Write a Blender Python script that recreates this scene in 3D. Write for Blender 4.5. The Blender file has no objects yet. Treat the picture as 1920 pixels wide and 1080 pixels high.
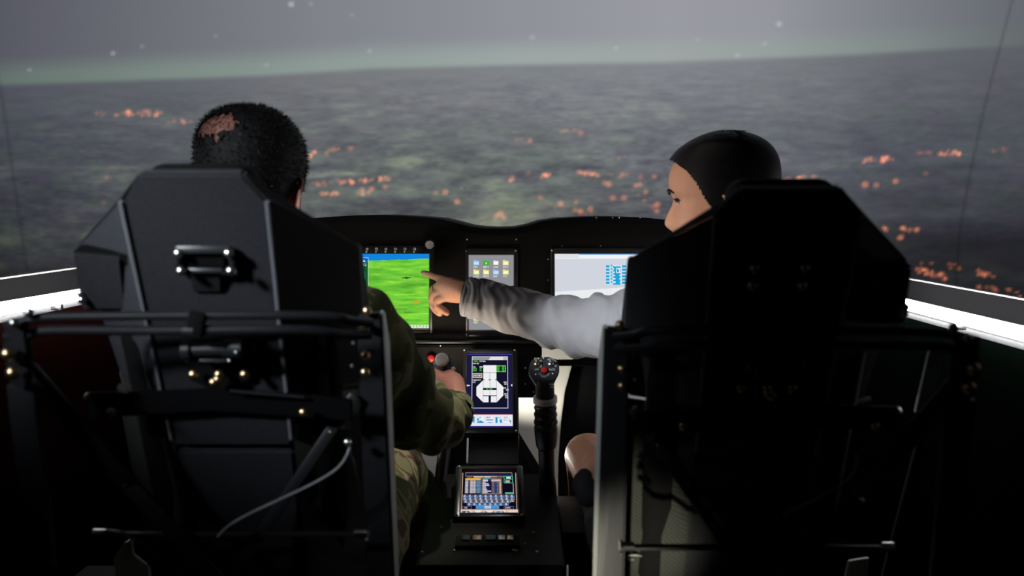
import bpy, bmesh, math, random
import numpy as np
from mathutils import Vector, Matrix, noise as mnoise
random.seed(7); np.random.seed(7)
SC = bpy.context.scene
COL = SC.collection
R = math.radians

# ------------------------------------------------------------------ camera
CAMZ, PITCH, FPX = 1.15, R(4.6), 1867.0
cam_d = bpy.data.cameras.new('camera'); cam = bpy.data.objects.new('camera', cam_d); COL.objects.link(cam)
cam.location = (0, 0, CAMZ); cam.rotation_euler = (R(90) - PITCH, 0, 0)
cam_d.sensor_width = 36; cam_d.lens = FPX / 1920 * 36; cam_d.clip_start = 0.02
cam_d.dof.use_dof = True; cam_d.dof.focus_distance = 2.08; cam_d.dof.aperture_fstop = 3.6
SC.camera = cam
# ------------------------------------------------------------------ world, exposure
w = bpy.data.worlds.new('world'); SC.world = w; w.use_nodes = True
w.node_tree.nodes['Background'].inputs[0].default_value = (0.35, 0.4, 0.5, 1)
w.node_tree.nodes['Background'].inputs[1].default_value = 0.004
SC.view_settings.view_transform = 'Standard'; SC.view_settings.look = 'None'
SC.view_settings.exposure = 0.0; SC.view_settings.gamma = 1.0; SC.view_settings.use_curve_mapping = False

def P(px, py, Y):
    u = (px - 960) / FPX; v = (540 - py) / FPX
    dy = math.cos(PITCH) + v * math.sin(PITCH); dz = -math.sin(PITCH) + v * math.cos(PITCH)
    t = Y / dy
    return Vector((u * t, Y, CAMZ + dz * t))

def lin(c):
    c = c / 255.0
    return c / 12.92 if c <= 0.04045 else ((c + 0.055) / 1.055) ** 2.4
def rgb(r, g, b): return (lin(r), lin(g), lin(b), 1)

# ------------------------------------------------------------------ materials
MATS = {}
def mat(name, col, rough=0.5, metal=0.0, spec=0.5, bump=0.0, bscale=200, var=0.0, vscale=20, emit=None, estr=0.0, trans=0.0, weave=0.0, wscale=900, sheen=0.0):
    m = bpy.data.materials.new(name); m.use_nodes = True; nt = m.node_tree; b = nt.nodes['Principled BSDF']
    b.inputs['Base Color'].default_value = col; b.inputs['Roughness'].default_value = rough
    b.inputs['Metallic'].default_value = metal; b.inputs['Specular IOR Level'].default_value = spec
    if sheen: b.inputs['Sheen Weight'].default_value = sheen
    if trans: b.inputs['Subsurface Weight'].default_value = trans; b.inputs['Subsurface Radius'].default_value = (0.008, 0.003, 0.0015); b.inputs['Subsurface Scale'].default_value = 0.6
    tc = nt.nodes.new('ShaderNodeTexCoord')
    if var:
        n = nt.nodes.new('ShaderNodeTexNoise'); n.inputs['Scale'].default_value = vscale; n.inputs['Detail'].default_value = 5
        nt.links.new(tc.outputs['Object'], n.inputs['Vector'])
        rp = nt.nodes.new('ShaderNodeMapRange'); rp.inputs[3].default_value = 1 - var; rp.inputs[4].default_value = 1 + var
        nt.links.new(n.outputs['Fac'], rp.inputs[0])
        mx = nt.nodes.new('ShaderNodeMix'); mx.data_type = 'RGBA'; mx.blend_type = 'MULTIPLY'; mx.inputs[0].default_value = 1
        mx.inputs[6].default_value = col; nt.links.new(rp.outputs[0], mx.inputs[7]); nt.links.new(mx.outputs[2], b.inputs['Base Color'])
    if bump or weave:
        bp = nt.nodes.new('ShaderNodeBump'); bp.inputs['Distance'].default_value = 0.001
        if weave:
            wv = nt.nodes.new('ShaderNodeTexWave'); wv.bands_direction = 'DIAGONAL'; wv.inputs['Scale'].default_value = wscale; wv.inputs['Distortion'].default_value = 1.0
            nt.links.new(tc.outputs['Object'], wv.inputs['Vector']); nt.links.new(wv.outputs['Fac'], bp.inputs['Height']); bp.inputs['Strength'].default_value = weave
        else:
            n2 = nt.nodes.new('ShaderNodeTexNoise'); n2.inputs['Scale'].default_value = bscale; n2.inputs['Detail'].default_value = 4
            nt.links.new(tc.outputs['Object'], n2.inputs['Vector']); nt.links.new(n2.outputs['Fac'], bp.inputs['Height']); bp.inputs['Strength'].default_value = bump
        nt.links.new(bp.outputs[0], b.inputs['Normal'])
    if emit: b.inputs['Emission Color'].default_value = emit; b.inputs['Emission Strength'].default_value = estr
    MATS[name] = m; return m

def attr_emit(name, strength=1.0):
    m = bpy.data.materials.new(name); m.use_nodes = True; nt = m.node_tree
    for n in list(nt.nodes): nt.nodes.remove(n)
    o = nt.nodes.new('ShaderNodeOutputMaterial'); e = nt.nodes.new('ShaderNodeEmission'); a = nt.nodes.new('ShaderNodeAttribute')
    a.attribute_name = 'picture'; e.inputs[1].default_value = strength
    nt.links.new(a.outputs['Color'], e.inputs[0]); nt.links.new(e.outputs[0], o.inputs[0]); MATS[name] = m; return m

mat('black_plastic', (0.010, 0.011, 0.012, 1), 0.5, bump=0.15, bscale=600, var=0.3, vscale=30)
mat('panel_black', (0.0055, 0.0046, 0.0038, 1), 0.6, spec=0.14, bump=0.12, bscale=500, var=0.3, vscale=25)
mat('matte_black', (0.0045, 0.0045, 0.005, 1), 0.85, spec=0.12, bump=0.2, bscale=300)
mat('shell_black', (0.040, 0.041, 0.047, 1), 0.7, spec=0.2, weave=0.9, wscale=300, var=0.5, vscale=330)
mat('frame_black', (0.020, 0.021, 0.024, 1), 0.38, spec=0.5, bump=0.08, bscale=300, var=0.2, vscale=40)
mat('highlight_grey', (0.16, 0.165, 0.18, 1), 0.6, var=0.3, vscale=200)  # tone of the highlight along the seat back edges
mat('rim_grey', (0.10, 0.10, 0.10, 1), 0.4, metal=0.6)
mat('rail_grey', (0.72, 0.75, 0.73, 1), 0.4, metal=0.25, bump=0.06, bscale=120, var=0.25, vscale=12)
mat('bezel', (0.016, 0.017, 0.018, 1), 0.3, bump=0.05, bscale=400, var=0.2)
mat('rubber', (0.010, 0.010, 0.011, 1), 0.34, spec=0.6, bump=0.1, bscale=900, var=0.3)
mat('steel', (0.62, 0.62, 0.60, 1), 0.28, metal=1.0, var=0.15, vscale=200)
mat('brass', (0.72, 0.52, 0.30, 1), 0.3, metal=1.0, var=0.25, vscale=300)
mat('sill_grey', (0.07, 0.075, 0.075, 1), 0.6, spec=0.2, var=0.15, vscale=8)
mat('white_paint', (0.62, 0.62, 0.57, 1), 0.55, var=0.08, vscale=6, bump=0.05, bscale=200)
mat('grey_knob', (0.58, 0.56, 0.54, 1), 0.5, var=0.15, vscale=60)
mat('mesh_cloth', (0.03, 0.032, 0.026, 1), 0.8, weave=1.0, wscale=160, var=0.3, vscale=30)
mat('maroon_felt', (0.0030, 0.0007, 0.0006, 1), 0.95, spec=0.0, bump=0.6, bscale=700, var=0.9, vscale=260)
mat('green_felt', (0.0006, 0.0013, 0.0008, 1), 0.95, spec=0.0, bump=0.6, bscale=700, var=0.8, vscale=260)
mat('floor_dark', (0.02, 0.02, 0.018, 1), 0.7, bump=0.4, bscale=250, var=0.4)
mat('skin', (0.62, 0.30, 0.18, 1), 0.48, spec=0.4, bump=0.12, bscale=350, var=0.14, vscale=60, trans=0.08)
mat('skin_man', (0.44, 0.19, 0.14, 1), 0.5, spec=0.4, bump=0.15, bscale=350, var=0.2, vscale=50, trans=0.08)
mat('hair_dark', (0.005, 0.004, 0.0036, 1), 0.42, spec=0.2, weave=0.5, wscale=260, var=0.4, vscale=60)
mat('blazer', (0.30, 0.292, 0.296, 1), 0.85, spec=0.2, sheen=0.15, bump=0.25, bscale=900, var=0.08, vscale=40)
mat('skirt', (0.008, 0.008, 0.010, 1), 0.85, spec=0.2, bump=0.2, bscale=700, var=0.2)
mat('boot', (0.10, 0.065, 0.035, 1), 0.7, bump=0.2, bscale=300, var=0.2)
mat('shoe', (0.006, 0.006, 0.006, 1), 0.3, var=0.2)
mat('red_knob', (0.55, 0.012, 0.012, 1), 0.35, var=0.15, vscale=100)
mat('blue_knob', (0.01, 0.10, 0.16, 1), 0.35, var=0.15, vscale=100)
mat('white_print', (0.75, 0.75, 0.73, 1), 0.6, var=0.1, vscale=300)
mat('cable_grey', (0.35, 0.36, 0.38, 1), 0.45, var=0.2, vscale=80)
mat('gold', (0.75, 0.50, 0.18, 1), 0.25, metal=1, var=0.1)
mat('eye_white', (0.7, 0.66, 0.62, 1), 0.2, var=0.05)
mat('iris', (0.02, 0.012, 0.008, 1), 0.15, var=0.3, vscale=400)
mat('lip', (0.45, 0.14, 0.12, 1), 0.4, var=0.1)
mat('nail', (0.62, 0.36, 0.30, 1), 0.25, var=0.05)
mat('led_tube', (0.9, 0.9, 0.9, 1), 0.3, emit=(1.0, 0.96, 0.98, 1), estr=36.0)
mat('lamp_glow', (0.9, 0.9, 0.9, 1), 0.3, emit=(1.0, 0.95, 0.85, 1), estr=6.0)
mat('amber_glow', (0.8, 0.2, 0.05, 1), 0.3, emit=(1.0, 0.16, 0.02, 1), estr=2.5)
mat('circuit', (0.012, 0.05, 0.03, 1), 0.5, var=0.4, vscale=200)
attr_emit('projected_picture', 1.0); attr_emit('display_picture', 1.0)

def ramp_mat(name, stops, scale, rough=0.9, bscale=500, bump=0.25, stretch=(1, 1, 1), detail=3, spec=0.2):
    m = bpy.data.materials.new(name); m.use_nodes = True; nt = m.node_tree; b = nt.nodes['Principled BSDF']
    b.inputs['Roughness'].default_value = rough; b.inputs['Specular IOR Level'].default_value = spec
    tc = nt.nodes.new('ShaderNodeTexCoord'); mp = nt.nodes.new('ShaderNodeMapping'); mp.inputs['Scale'].default_value = stretch
    n = nt.nodes.new('ShaderNodeTexNoise'); n.inputs['Scale'].default_value = scale; n.inputs['Detail'].default_value = detail
    cr = nt.nodes.new('ShaderNodeValToRGB'); cr.color_ramp.interpolation = 'CONSTANT' if bump > 0.2 else 'LINEAR'
    cr.color_ramp.elements[0].position = stops[0][0]; cr.color_ramp.elements[0].color = stops[0][1]
    cr.color_ramp.elements[1].position = stops[1][0]; cr.color_ramp.elements[1].color = stops[1][1]
    for p_, c_ in stops[2:]:
        e = cr.color_ramp.elements.new(p_); e.color = c_
    n2 = nt.nodes.new('ShaderNodeTexNoise'); n2.inputs['Scale'].default_value = bscale
    bp = nt.nodes.new('ShaderNodeBump'); bp.inputs['Strength'].default_value = bump; bp.inputs['Distance'].default_value = 0.001
    L = nt.links.new
    L(tc.outputs['Object'], mp.inputs[0]); L(mp.outputs[0], n.inputs['Vector']); L(n.outputs['Fac'], cr.inputs[0]); L(cr.outputs[0], b.inputs['Base Color'])
    L(tc.outputs['Object'], n2.inputs['Vector']); L(n2.outputs['Fac'], bp.inputs['Height']); L(bp.outputs[0], b.inputs['Normal'])
    MATS[name] = m
ramp_mat('camo', [(0.0, (0.055, 0.06, 0.026, 1)), (0.40, (0.16, 0.16, 0.08, 1)), (0.47, (0.09, 0.10, 0.035, 1)), (0.54, (0.23, 0.20, 0.12, 1)), (0.60, (0.10, 0.06, 0.03, 1)), (0.66, (0.18, 0.175, 0.09, 1))], 9)
ramp_mat('hair_grey', [(0.30, (0.006, 0.005, 0.0045, 1)), (0.60, (0.010, 0.010, 0.010, 1)), (0.82, (0.10, 0.10, 0.105, 1))], 420, rough=0.65, bump=0.1, stretch=(1, 1, 0.5))

# ------------------------------------------------------------------ object helpers
ROOT = {}
def mk(name, geo, material, parent=None, smooth=True, label=None):
    """geo: (verts, faces) or list of them, in world coordinates"""
    if isinstance(geo, tuple): geo = [geo]
    V, F = [], []
    for v, f in geo:
        o = len(V); V += [tuple(p) for p in v]; F += [tuple(i + o for i in q) for q in f]
    off = Vector((0, 0, 0))
    if parent is not None: off = ROOT.get(parent.name, Vector((0, 0, 0)))
    me = bpy.data.meshes.new(name)
    me.from_pydata([(p[0] - off.x, p[1] - off.y, p[2] - off.z) for p in V], [], F)
    me.materials.append(MATS[material])
    bm = bmesh.new(); bm.from_mesh(me); bmesh.ops.recalc_face_normals(bm, faces=bm.faces)
    if smooth:
        for f in bm.faces: f.smooth = True
        for e in bm.edges:
            if len(e.link_faces) == 2 and e.calc_face_angle(0) > R(38): e.smooth = False
    bm.to_mesh(me); bm.free()
    ob = bpy.data.objects.new(name, me); COL.objects.link(ob)
    if parent is not None: ob.parent = parent; ROOT[ob.name] = off
    else: ROOT[ob.name] = Vector((0, 0, 0))
    if label: ob['label'] = label
    return ob
def tag(o, label, cat, group=None, kind=None):
    o['label'] = label; o['category'] = cat
    if group: o['group'] = group
    if kind: o['kind'] = kind
    return o
def thing(name, label, cat, loc, group=None):
    o = bpy.data.objects.new(name, None); COL.objects.link(o); o.location = loc; o.empty_display_size = 0.05
    ROOT[o.name] = Vector(loc); return tag(o, label, cat, group)
def inst(name, me, loc, parent, rot=None):
    o = bpy.data.objects.new(name, me); COL.objects.link(o); o.parent = parent
    off = ROOT.get(parent.name, Vector((0, 0, 0))); o.location = Vector(loc) - off
    if rot is not None: o.rotation_euler = rot
    return o

# ------------------------------------------------------------------ geometry helpers (return verts, faces)
def frombm(bm):
    bm.verts.ensure_lookup_table(); bm.verts.index_update()
    r = ([v.co.copy() for v in bm.verts], [tuple(v.index for v in f.verts) for f in bm.faces]); bm.free(); return r
def box(c, s, bev=0.0, M=None, seg=2):
    bm = bmesh.new(); bmesh.ops.create_cube(bm, size=1)
    for v in bm.verts: v.co = Vector((v.co.x * s[0], v.co.y * s[1], v.co.z * s[2]))
    if bev: bmesh.ops.bevel(bm, geom=list(bm.edges), offset=min(bev, min(s) * 0.45), segments=seg, affect='EDGES', profile=0.5)
    for v in bm.verts: v.co = (M @ v.co if M else v.co) + Vector(c)
    return frombm(bm)
def boxl(B, a, b, c, s, bev=0.0):
    """box in the local frame B=(centre, ex, up, n)"""
    C, ex, up, n = B
    V, F = box((a, b, c), s, bev)
    return ([C + ex * v.x + up * v.y + n * v.z for v in V], F)
def between(p, q, wd, th, bev=0.002, up=(0, 0, 1)):
    """flat bar from p to q"""
    p = Vector(p); q = Vector(q); d = (q - p); L = d.length; d.normalize(); u = Vector(up)
    s = d.cross(u)
    if s.length < 1e-4: s = d.cross(Vector((1, 0, 0)))
    s.normalize(); t = s.cross(d)
    M = Matrix((s, t, d)).transposed()
    return box((p + q) / 2, (wd, th, L), bev, M)
def prism(poly, y0, y1, bev=0.0):
    """polygon [(x,z)] extruded along y"""
    bm = bmesh.new(); vs = [bm.verts.new((x, y0, z)) for x, z in poly]; f = bm.faces.new(vs)
    r = bmesh.ops.extrude_face_region(bm, geom=[f]); 
    for v in [g for g in r['geom'] if isinstance(g, bmesh.types.BMVert)]: v.co.y = y1
    if bev: bmesh.ops.bevel(bm, geom=[e for e in bm.edges if e.calc_face_angle(0) > 0.5], offset=bev, segments=2, affect='EDGES')
    return frombm(bm)
def prismx(poly, x0, x1, bev=0.0):
    """polygon [(y,z)] extruded along x"""
    V, F = prism(poly, x0, x1, bev)
    return ([Vector((v.y, v.x, v.z)) for v in V], F)
def plate(pts, th, direction):
    """flat polygon of points given thickness along direction"""
    d = Vector(direction).normalized() * th; n = len(pts); pts = [Vector(p) for p in pts]
    V = pts + [p + d for p in pts]
    F = [tuple(range(n)), tuple(range(2 * n - 1, n - 1, -1))] + [(i, (i + 1) % n, n + (i + 1) % n, n + i) for i in range(n)]
    return (V, F)
def bevgeo(g, off, seg=2, ang=0.4):
    bm = bmesh.new(); vs = [bm.verts.new(v) for v in g[0]]
    for f in g[1]: bm.faces.new([vs[i] for i in f])
    bmesh.ops.recalc_face_normals(bm, faces=bm.faces)
    bmesh.ops.bevel(bm, geom=[e for e in bm.edges if e.calc_face_angle(0) > ang], offset=off, segments=seg, affect='EDGES')
    return frombm(bm)
def crom(pts, n):
    """Catmull-Rom through rows of numbers"""
    A = np.array([list(p) for p in pts], float); A = np.vstack([2 * A[0] - A[1], A, 2 * A[-1] - A[-2]]); out = []
    m = len(A) - 3
    for i in range(m):
        p0, p1, p2, p3 = A[i:i + 4]
        for t in np.linspace(0, 1, n, endpoint=False):
            out.append(0.5 * ((2 * p1) + (-p0 + p2) * t + (2 * p0 - 5 * p1 + 4 * p2 - p3) * t * t + (-p0 + 3 * p1 - 3 * p2 + p3) * t ** 3))
    out.append(A[-2]); return np.array(out)
def loft(rows, seg=16, n=6, ref=(0, 0, 1), disp=None, cap='round', power=2.0):
    """rows of (x,y,z,a[,b]); a along the side axis, b along the ref-ward axis; rounded closed ends"""
    rows = [tuple(r) + ((r[3],) if len(r) == 4 else ()) for r in rows]
    A = crom(rows, n) if n > 1 else np.array(rows, float)
    C = [Vector(a[:3]) for a in A]; V = []; F = []
    m = len(C)
    for i in range(m):
        t = (C[min(i + 1, m - 1)] - C[max(i - 1, 0)]).normalized()
        r_ = Vector(ref); s = t.cross(r_)
        if s.length < 0.05: s = t.cross(Vector((0.3, 1, 0.1)))
        s.normalize(); u = s.cross(t).normalized()
        for k in range(seg):
            an = 2 * math.pi * k / seg; ca, sa = math.cos(an), math.sin(an)
            if power != 2.0:
                ca = math.copysign(abs(ca) ** (2 / power), ca); sa = math.copysign(abs(sa) ** (2 / power), sa)
            d = 0.0 if disp is None else disp(i / (m - 1), an, C[i])
            V.append(C[i] + s * (A[i][3] + d) * ca + u * (A[i][4] + d) * sa)
    for i in range(m - 1):
        for k in range(seg):
            a = i * seg + k; b = i * seg + (k + 1) % seg
            F.append((a, b, b + seg, a + seg))
    for end in (0, m - 1):
        nb = C[1] if end == 0 else C[m - 2]
        d = (C[end] - nb).normalized(); rr = min(A[end][3], A[end][4])
        ring = [end * seg + k for k in range(seg)]
        if cap == 'round':
            for h, sc in ((0.45, 0.86), (0.8, 0.5)):
                base = len(V)
                for k in range(seg):
                    p = V[end * seg + k]; V.append(C[end] + (p - C[end]) * sc + d * rr * h)
                for k in range(seg): F.append((ring[k], ring[(k + 1) % seg], base + (k + 1) % seg, base + k))
                ring = [base + k for k in range(seg)]
            V.append(C[end] + d * rr * 0.9); c = len(V) - 1
            for k in range(seg): F.append((ring[k], ring[(k + 1) % seg], c))
        elif cap == 'flat': F.append(tuple(ring))
    return (V, F)
def pipe(pts, r, seg=8, n=6, cap='flat'):
    return loft([tuple(p) + (r,) for p in pts], seg, n if len(pts) > 2 else 1, (0.12, 0.2, 0.97), cap=cap)
def lathe(prof, c, axis=(0, 0, 1), seg=16):
    """profile [(r,h)] turned round axis through c"""
    ax = Vector(axis).normalized(); s = ax.cross(Vector((0.2, 0.9, 0.3))).normalized(); u = ax.cross(s); V = []; F = []
    for r_, h in prof:
        for k in range(seg):
            an = 2 * math.pi * k / seg; V.append(Vector(c) + ax * h + s * r_ * math.cos(an) + u * r_ * math.sin(an))
    for i in range(len(prof) - 1):
        for k in range(seg):
            a = i * seg + k; b = i * seg + (k + 1) % seg; F.append((a, b, b + seg, a + seg))
    F.append(tuple(range(seg))); F.append(tuple((len(prof) - 1) * seg + k for k in range(seg)))
    return (V, F)
def remesh(geos, voxel, smooth=4, ratio=None):
    """one continuous surface out of overlapping closed lofts"""
    V, F = [], []
    for v, f in geos:
        o = len(V); V += [tuple(p) for p in v]; F += [tuple(i + o for i in q) for q in f]
    me = bpy.data.meshes.new('tmp'); me.from_pydata(V, [], F)
    bm = bmesh.new(); bm.from_mesh(me); bmesh.ops.recalc_face_normals(bm, faces=bm.faces); bm.to_mesh(me); bm.free()
    ob = bpy.data.objects.new('tmp', me); COL.objects.link(ob)
    m = ob.modifiers.new('r', 'REMESH'); m.mode = 'VOXEL'; m.voxel_size = voxel
    if smooth: s = ob.modifiers.new('s', 'SMOOTH'); s.iterations = smooth; s.factor = 0.5
    if ratio: d = ob.modifiers.new('d', 'DECIMATE'); d.ratio = ratio
    dg = bpy.context.evaluated_depsgraph_get(); ev = ob.evaluated_get(dg); me2 = ev.to_mesh()
    out = ([v.co.copy() for v in me2.vertices], [tuple(p.vertices) for p in me2.polygons])
    ev.to_mesh_clear(); bpy.data.objects.remove(ob); bpy.data.meshes.remove(me); return out
def unit_mesh(name, geo, material):
    me = bpy.data.meshes.new(name); me.from_pydata([tuple(v) for v in geo[0]], [], geo[1]); me.materials.append(MATS[material])
    for p in me.polygons: p.use_smooth = True
    return me
def text_geo(s, size, B, a, b, c=0.0005, rot=0.0, align='CENTER'):
    cu = bpy.data.curves.new('t', 'FONT'); cu.body = s; cu.size = size; cu.align_x = align; cu.align_y = 'CENTER'; cu.resolution_u = 2
    ob = bpy.data.objects.new('t', cu); COL.objects.link(ob); dg = bpy.context.evaluated_depsgraph_get(); me = ob.evaluated_get(dg).to_mesh()
    C, ex, up, n = B; cr, sr = math.cos(rot), math.sin(rot)
    V = [C + ex * (a + v.co.x * cr - v.co.y * sr) + up * (b + v.co.x * sr + v.co.y * cr) + n * c for v in me.vertices]
    F = [tuple(p.vertices) for p in me.polygons]
    bpy.data.objects.remove(ob); bpy.data.curves.remove(cu); return (V, F)

BOLT_PROF = [(1.0, 0), (1.0, 0.35), (0.85, 0.7), (0.5, 0.92), (0.0001, 1.0)]
def bolt_mesh(r, material, name='bolt'):
    return unit_mesh(name, lathe([(a * r, b * r) for a, b in BOLT_PROF], (0, 0, 0), (0, -1, 0.12), 10), material)
B_STEEL = bolt_mesh(0.0055, 'steel'); B_BRASS = bolt_mesh(0.0058, 'brass'); B_SMALL = bolt_mesh(0.0022, 'steel', 'screw'); B_BIG = bolt_mesh(0.0075, 'brass')

# ------------------------------------------------------------------ value noise for the pictures
_T = np.random.rand(256, 256)
def vnoise(x, y):
    xi = np.floor(x).astype(int); yi = np.floor(y).astype(int); fx = x - xi; fy = y - yi
    fx = fx * fx * (3 - 2 * fx); fy = fy * fy * (3 - 2 * fy)
    g = lambda a, b: _T[a % 256, b % 256]
    return (g(xi, yi) * (1 - fx) + g(xi + 1, yi) * fx) * (1 - fy) + (g(xi, yi + 1) * (1 - fx) + g(xi + 1, yi + 1) * fx) * fy
def fbm(x, y, o=4):
    s = 0; a = 0.5
    for i in range(o): s = s + a * vnoise(x + 17.3 * i, y + 9.1 * i); x = x * 2.03; y = y * 2.03; a *= 0.5
    return s
def nlin(a):
    a = np.clip(a, 0, 255) / 255.0
    return np.where(a <= 0.04045, a / 12.92, ((a + 0.055) / 1.055) ** 2.4)

# ================================================================== THE SETTING
CX = -0.022
def setting():
    fl = mk('floor', box((0, 1.3, -0.03), (6, 6, 0.06)), 'floor_dark'); tag(fl, 'dark ribbed floor under the cockpit', 'floor', kind='structure')
    # footwell bulkhead and pale side liners ahead of the pedals
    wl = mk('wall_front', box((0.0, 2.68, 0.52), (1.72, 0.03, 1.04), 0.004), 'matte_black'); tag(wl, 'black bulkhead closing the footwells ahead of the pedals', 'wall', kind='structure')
    tag(mk('footwell_panel', bevgeo(plate([P(x, y, 2.6) for x, y in ((962, 600), (1082, 600), (1078, 660), (1071, 690), (1059, 735), (1052, 790), (1047, 860), (1046, 990), (962, 990))], 0.02, (0, 1, 0)), 0.002), 'white_paint'), 'pale footwell panel behind the ribbed lever, right edge cut along a shadow', 'panel')  # right edge follows a cast shadow; black bulkhead beyond plays the shade
    tag(mk('footwell_panel', box((-0.22, 2.62, 0.55), (0.05, 0.03, 0.50), 0.006), 'white_paint'), 'narrow pale footwell panel left of the centre pedestal', 'panel')
    for s, nm, xw, zt, felt, fn in ((-1, 'wall_left', -0.93, 0.945, 'maroon_felt', 'maroon'), (1, 'wall_right', 0.865, 0.915, 'green_felt', 'dark green')):
        g = prismx([(0.2, 0.0), (2.66, 0.0), (2.66, zt), (0.2, zt)], xw - 0.02, xw + 0.02, 0.003)
        o = mk(nm, g, felt); tag(o, fn + ' felt lined cockpit side wall below the sill', 'wall', kind='structure')
        # sill shelf with pale edge trim
        t = mk('trim_1' if s < 0 else 'trim_2', box((xw + s * 0.045, 1.5, zt + 0.006), (0.13, 2.3, 0.012), 0.003), 'sill_grey')
        tag(t, ('left' if s < 0 else 'right') + ' pale sill shelf running under the light tube', 'sill', kind='structure')
        t2 = mk('trim_3' if s < 0 else 'trim_4', [box((xw + s * 0.10, 1.5, zt + 0.034), (0.012, 2.3, 0.056), 0.003)], 'matte_black')
        tag(t2, ('left' if s < 0 else 'right') + ' black upstand behind the light tube', 'trim', kind='structure')
        mk('edge_strip', box((xw + s * 0.10, 1.5, zt + 0.064), (0.013, 2.3, 0.004), 0.001), 'white_paint', t2, label='thin bright edge strip')
setting()

# ================================================================== PROJECTION SCREEN
def projection_screen():
    yc, r0, z0, slope = 1.1, 2.7, 1.2, 0.14
    rad = lambda z: r0 + slope * (z - z0)
    # columns dense where the picture has detail
    az = np.concatenate([np.linspace(-100, -40, 30, endpoint=False), np.linspace(-40, 40, 520, endpoint=False), np.linspace(40, 100, 31)])
    zz = np.concatenate([np.linspace(0.0, 0.72, 8, endpoint=False), np.linspace(0.72, 1.98, 230, endpoint=False), np.linspace(1.98, 3.2, 30)])
    A, Z = np.meshgrid(np.radians(az), zz)
    Rr = rad(Z); X = Rr * np.sin(A); Yv = yc + Rr * np.cos(A)
    # picture is drawn as seen from the design eye point (0,0,1.15): azimuth / elevation of each screen point
    cp, sp = math.cos(PITCH), math.sin(PITCH)
    dep = np.maximum(Yv * cp - (Z - CAMZ) * sp, 0.25); fx = 960 + FPX * X / dep; fy = 540 - FPX * (Yv * sp + (Z - CAMZ) * cp) / dep
    hy = np.interp(fx, [-900, 0, 200, 500, 700, 960, 1240, 1600, 1800, 1920, 2900], [190, 160, 153, 142, 129, 122, 117, 103, 91, 86, 40])
    d = fy - hy
    # overall light of the projector picture, brightest around the middle
    xs = [-900, -100, 60, 300, 600, 960, 1250, 1450, 1700, 1900, 2900]
    skyc = np.stack([np.interp(fx, xs, v) for v in ([50, 76, 88, 104, 122, 136, 146, 141, 116, 98, 60], [52, 78, 89, 106, 124, 138, 147, 142, 119, 101, 62], [60, 88, 98, 114, 131, 145, 155, 150, 126, 108, 66])], -1)
    glowc = np.stack([np.interp(fx, xs, v) for v in ([60, 84, 100, 116, 134, 148, 150, 143, 119, 97, 60], [66, 96, 113, 130, 146, 158, 158, 151, 129, 104, 62], [64, 92, 108, 124, 142, 156, 156, 150, 128, 105, 62])], -1)
    farc = np.stack([np.interp(fx, xs, v) for v in ([50, 70, 80, 92, 112, 122, 126, 118, 98, 90, 60], [52, 72, 83, 96, 114, 125, 129, 121, 101, 92, 62], [60, 80, 91, 102, 118, 129, 134, 126, 107, 98, 66])], -1)
    midc = np.stack([np.interp(fx, xs, v) for v in ([44, 58, 68, 84, 100, 106, 108, 100, 82, 80, 56], [46, 61, 72, 89, 106, 112, 112, 104, 86, 84, 58], [52, 68, 78, 92, 106, 112, 116, 110, 94, 91, 62])], -1)
    lowc = np.stack([np.interp(fx, xs, v) for v in ([26, 42, 56, 74, 90, 94, 92, 86, 64, 60, 40], [28, 44, 58, 78, 94, 98, 94, 88, 66, 62, 42], [32, 48, 62, 78, 92, 96, 96, 92, 72, 68, 46])], -1)
    botc = np.stack([np.interp(fx, xs, v) for v in ([20, 32, 40, 56, 76, 80, 78, 70, 40, 36, 28], [20, 32, 41, 57, 78, 82, 80, 71, 41, 37, 28], [24, 36, 44, 58, 78, 82, 82, 74, 45, 41, 30])], -1)
    def mixs(a, b, t): t = np.clip(t, 0, 1)[..., None]; t = t * t * (3 - 2 * t); return a * (1 - t) + b * t
    sky = mixs(skyc, glowc, (d + 62) / 48)
    g = mixs(farc, midc, (d - 60) / 140); g = mixs(g, lowc, (d - 170) / 150); g = mixs(g, botc, (d - 310) / 60)
    # fields: ground noise in perspective
    dd = np.maximum(d, 0) + 26; gx = (fx - 960) / dd * 9 + 40; gy = 1500 / dd * 1.1 + 60
    def lay(a, b, c_): t_ = np.clip((d - 70) / 110, 0, 1); u_ = np.clip((d - 190) / 90, 0, 1); return (a * (1 - t_) + b * t_) * (1 - u_) + c_ * u_
    wx = fx + 40 * (fbm(fx / 120, fy / 60, 2) - .5); wy = fy + 8 * (fbm(fx / 90 + 31, fy / 40, 2) - .5)
    n1 = lay(fbm(wx / 40, wy / 7, 4), fbm(wx / 58 + 3, wy / 13 + 5, 4), fbm(wx / 80 + 11, wy / 20 + 2, 4)); n2 = fbm(wx / 15 + 90, wy / 6, 3); n3 = lay(fbm(wx / 70, wy / 14, 3), fbm(wx / 95 + 7, wy / 24, 3), fbm(wx / 120 + 7, wy / 34, 3))
    amp = np.interp(d, [0, 30, 120, 220, 340], [0.03, 0.10, 0.30, 0.46, 0.46])[..., None] * np.interp(fx, [-100, 250, 600, 1250, 1500, 1900], [0.75, 0.9, 1, 0.9, 0.6, 0.45])[..., None]
    nn = ((n1 - 0.47) * 1.15 + (n3 - 0.45) * 0.5 + (n2 - 0.47) * 0.6)[..., None]
    g = g * (1 + amp * nn * np.array([1.25, 1.3, 1.0]))
    hi = np.clip((n3 + n1 - 1.04) * 3, 0, 1)[..., None] * np.interp(d, [40, 160, 320], [0, 0.6, 1])[..., None] * np.interp(fx, [0, 400, 1300, 1600], [0.4, 1, 0.8, 0.2])[..., None]
    g = g + hi * np.array([26, 27, 8])
    n4 = fbm(wx / 60 + 51, wy / 22 + 13, 3)[..., None] - 0.46
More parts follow.
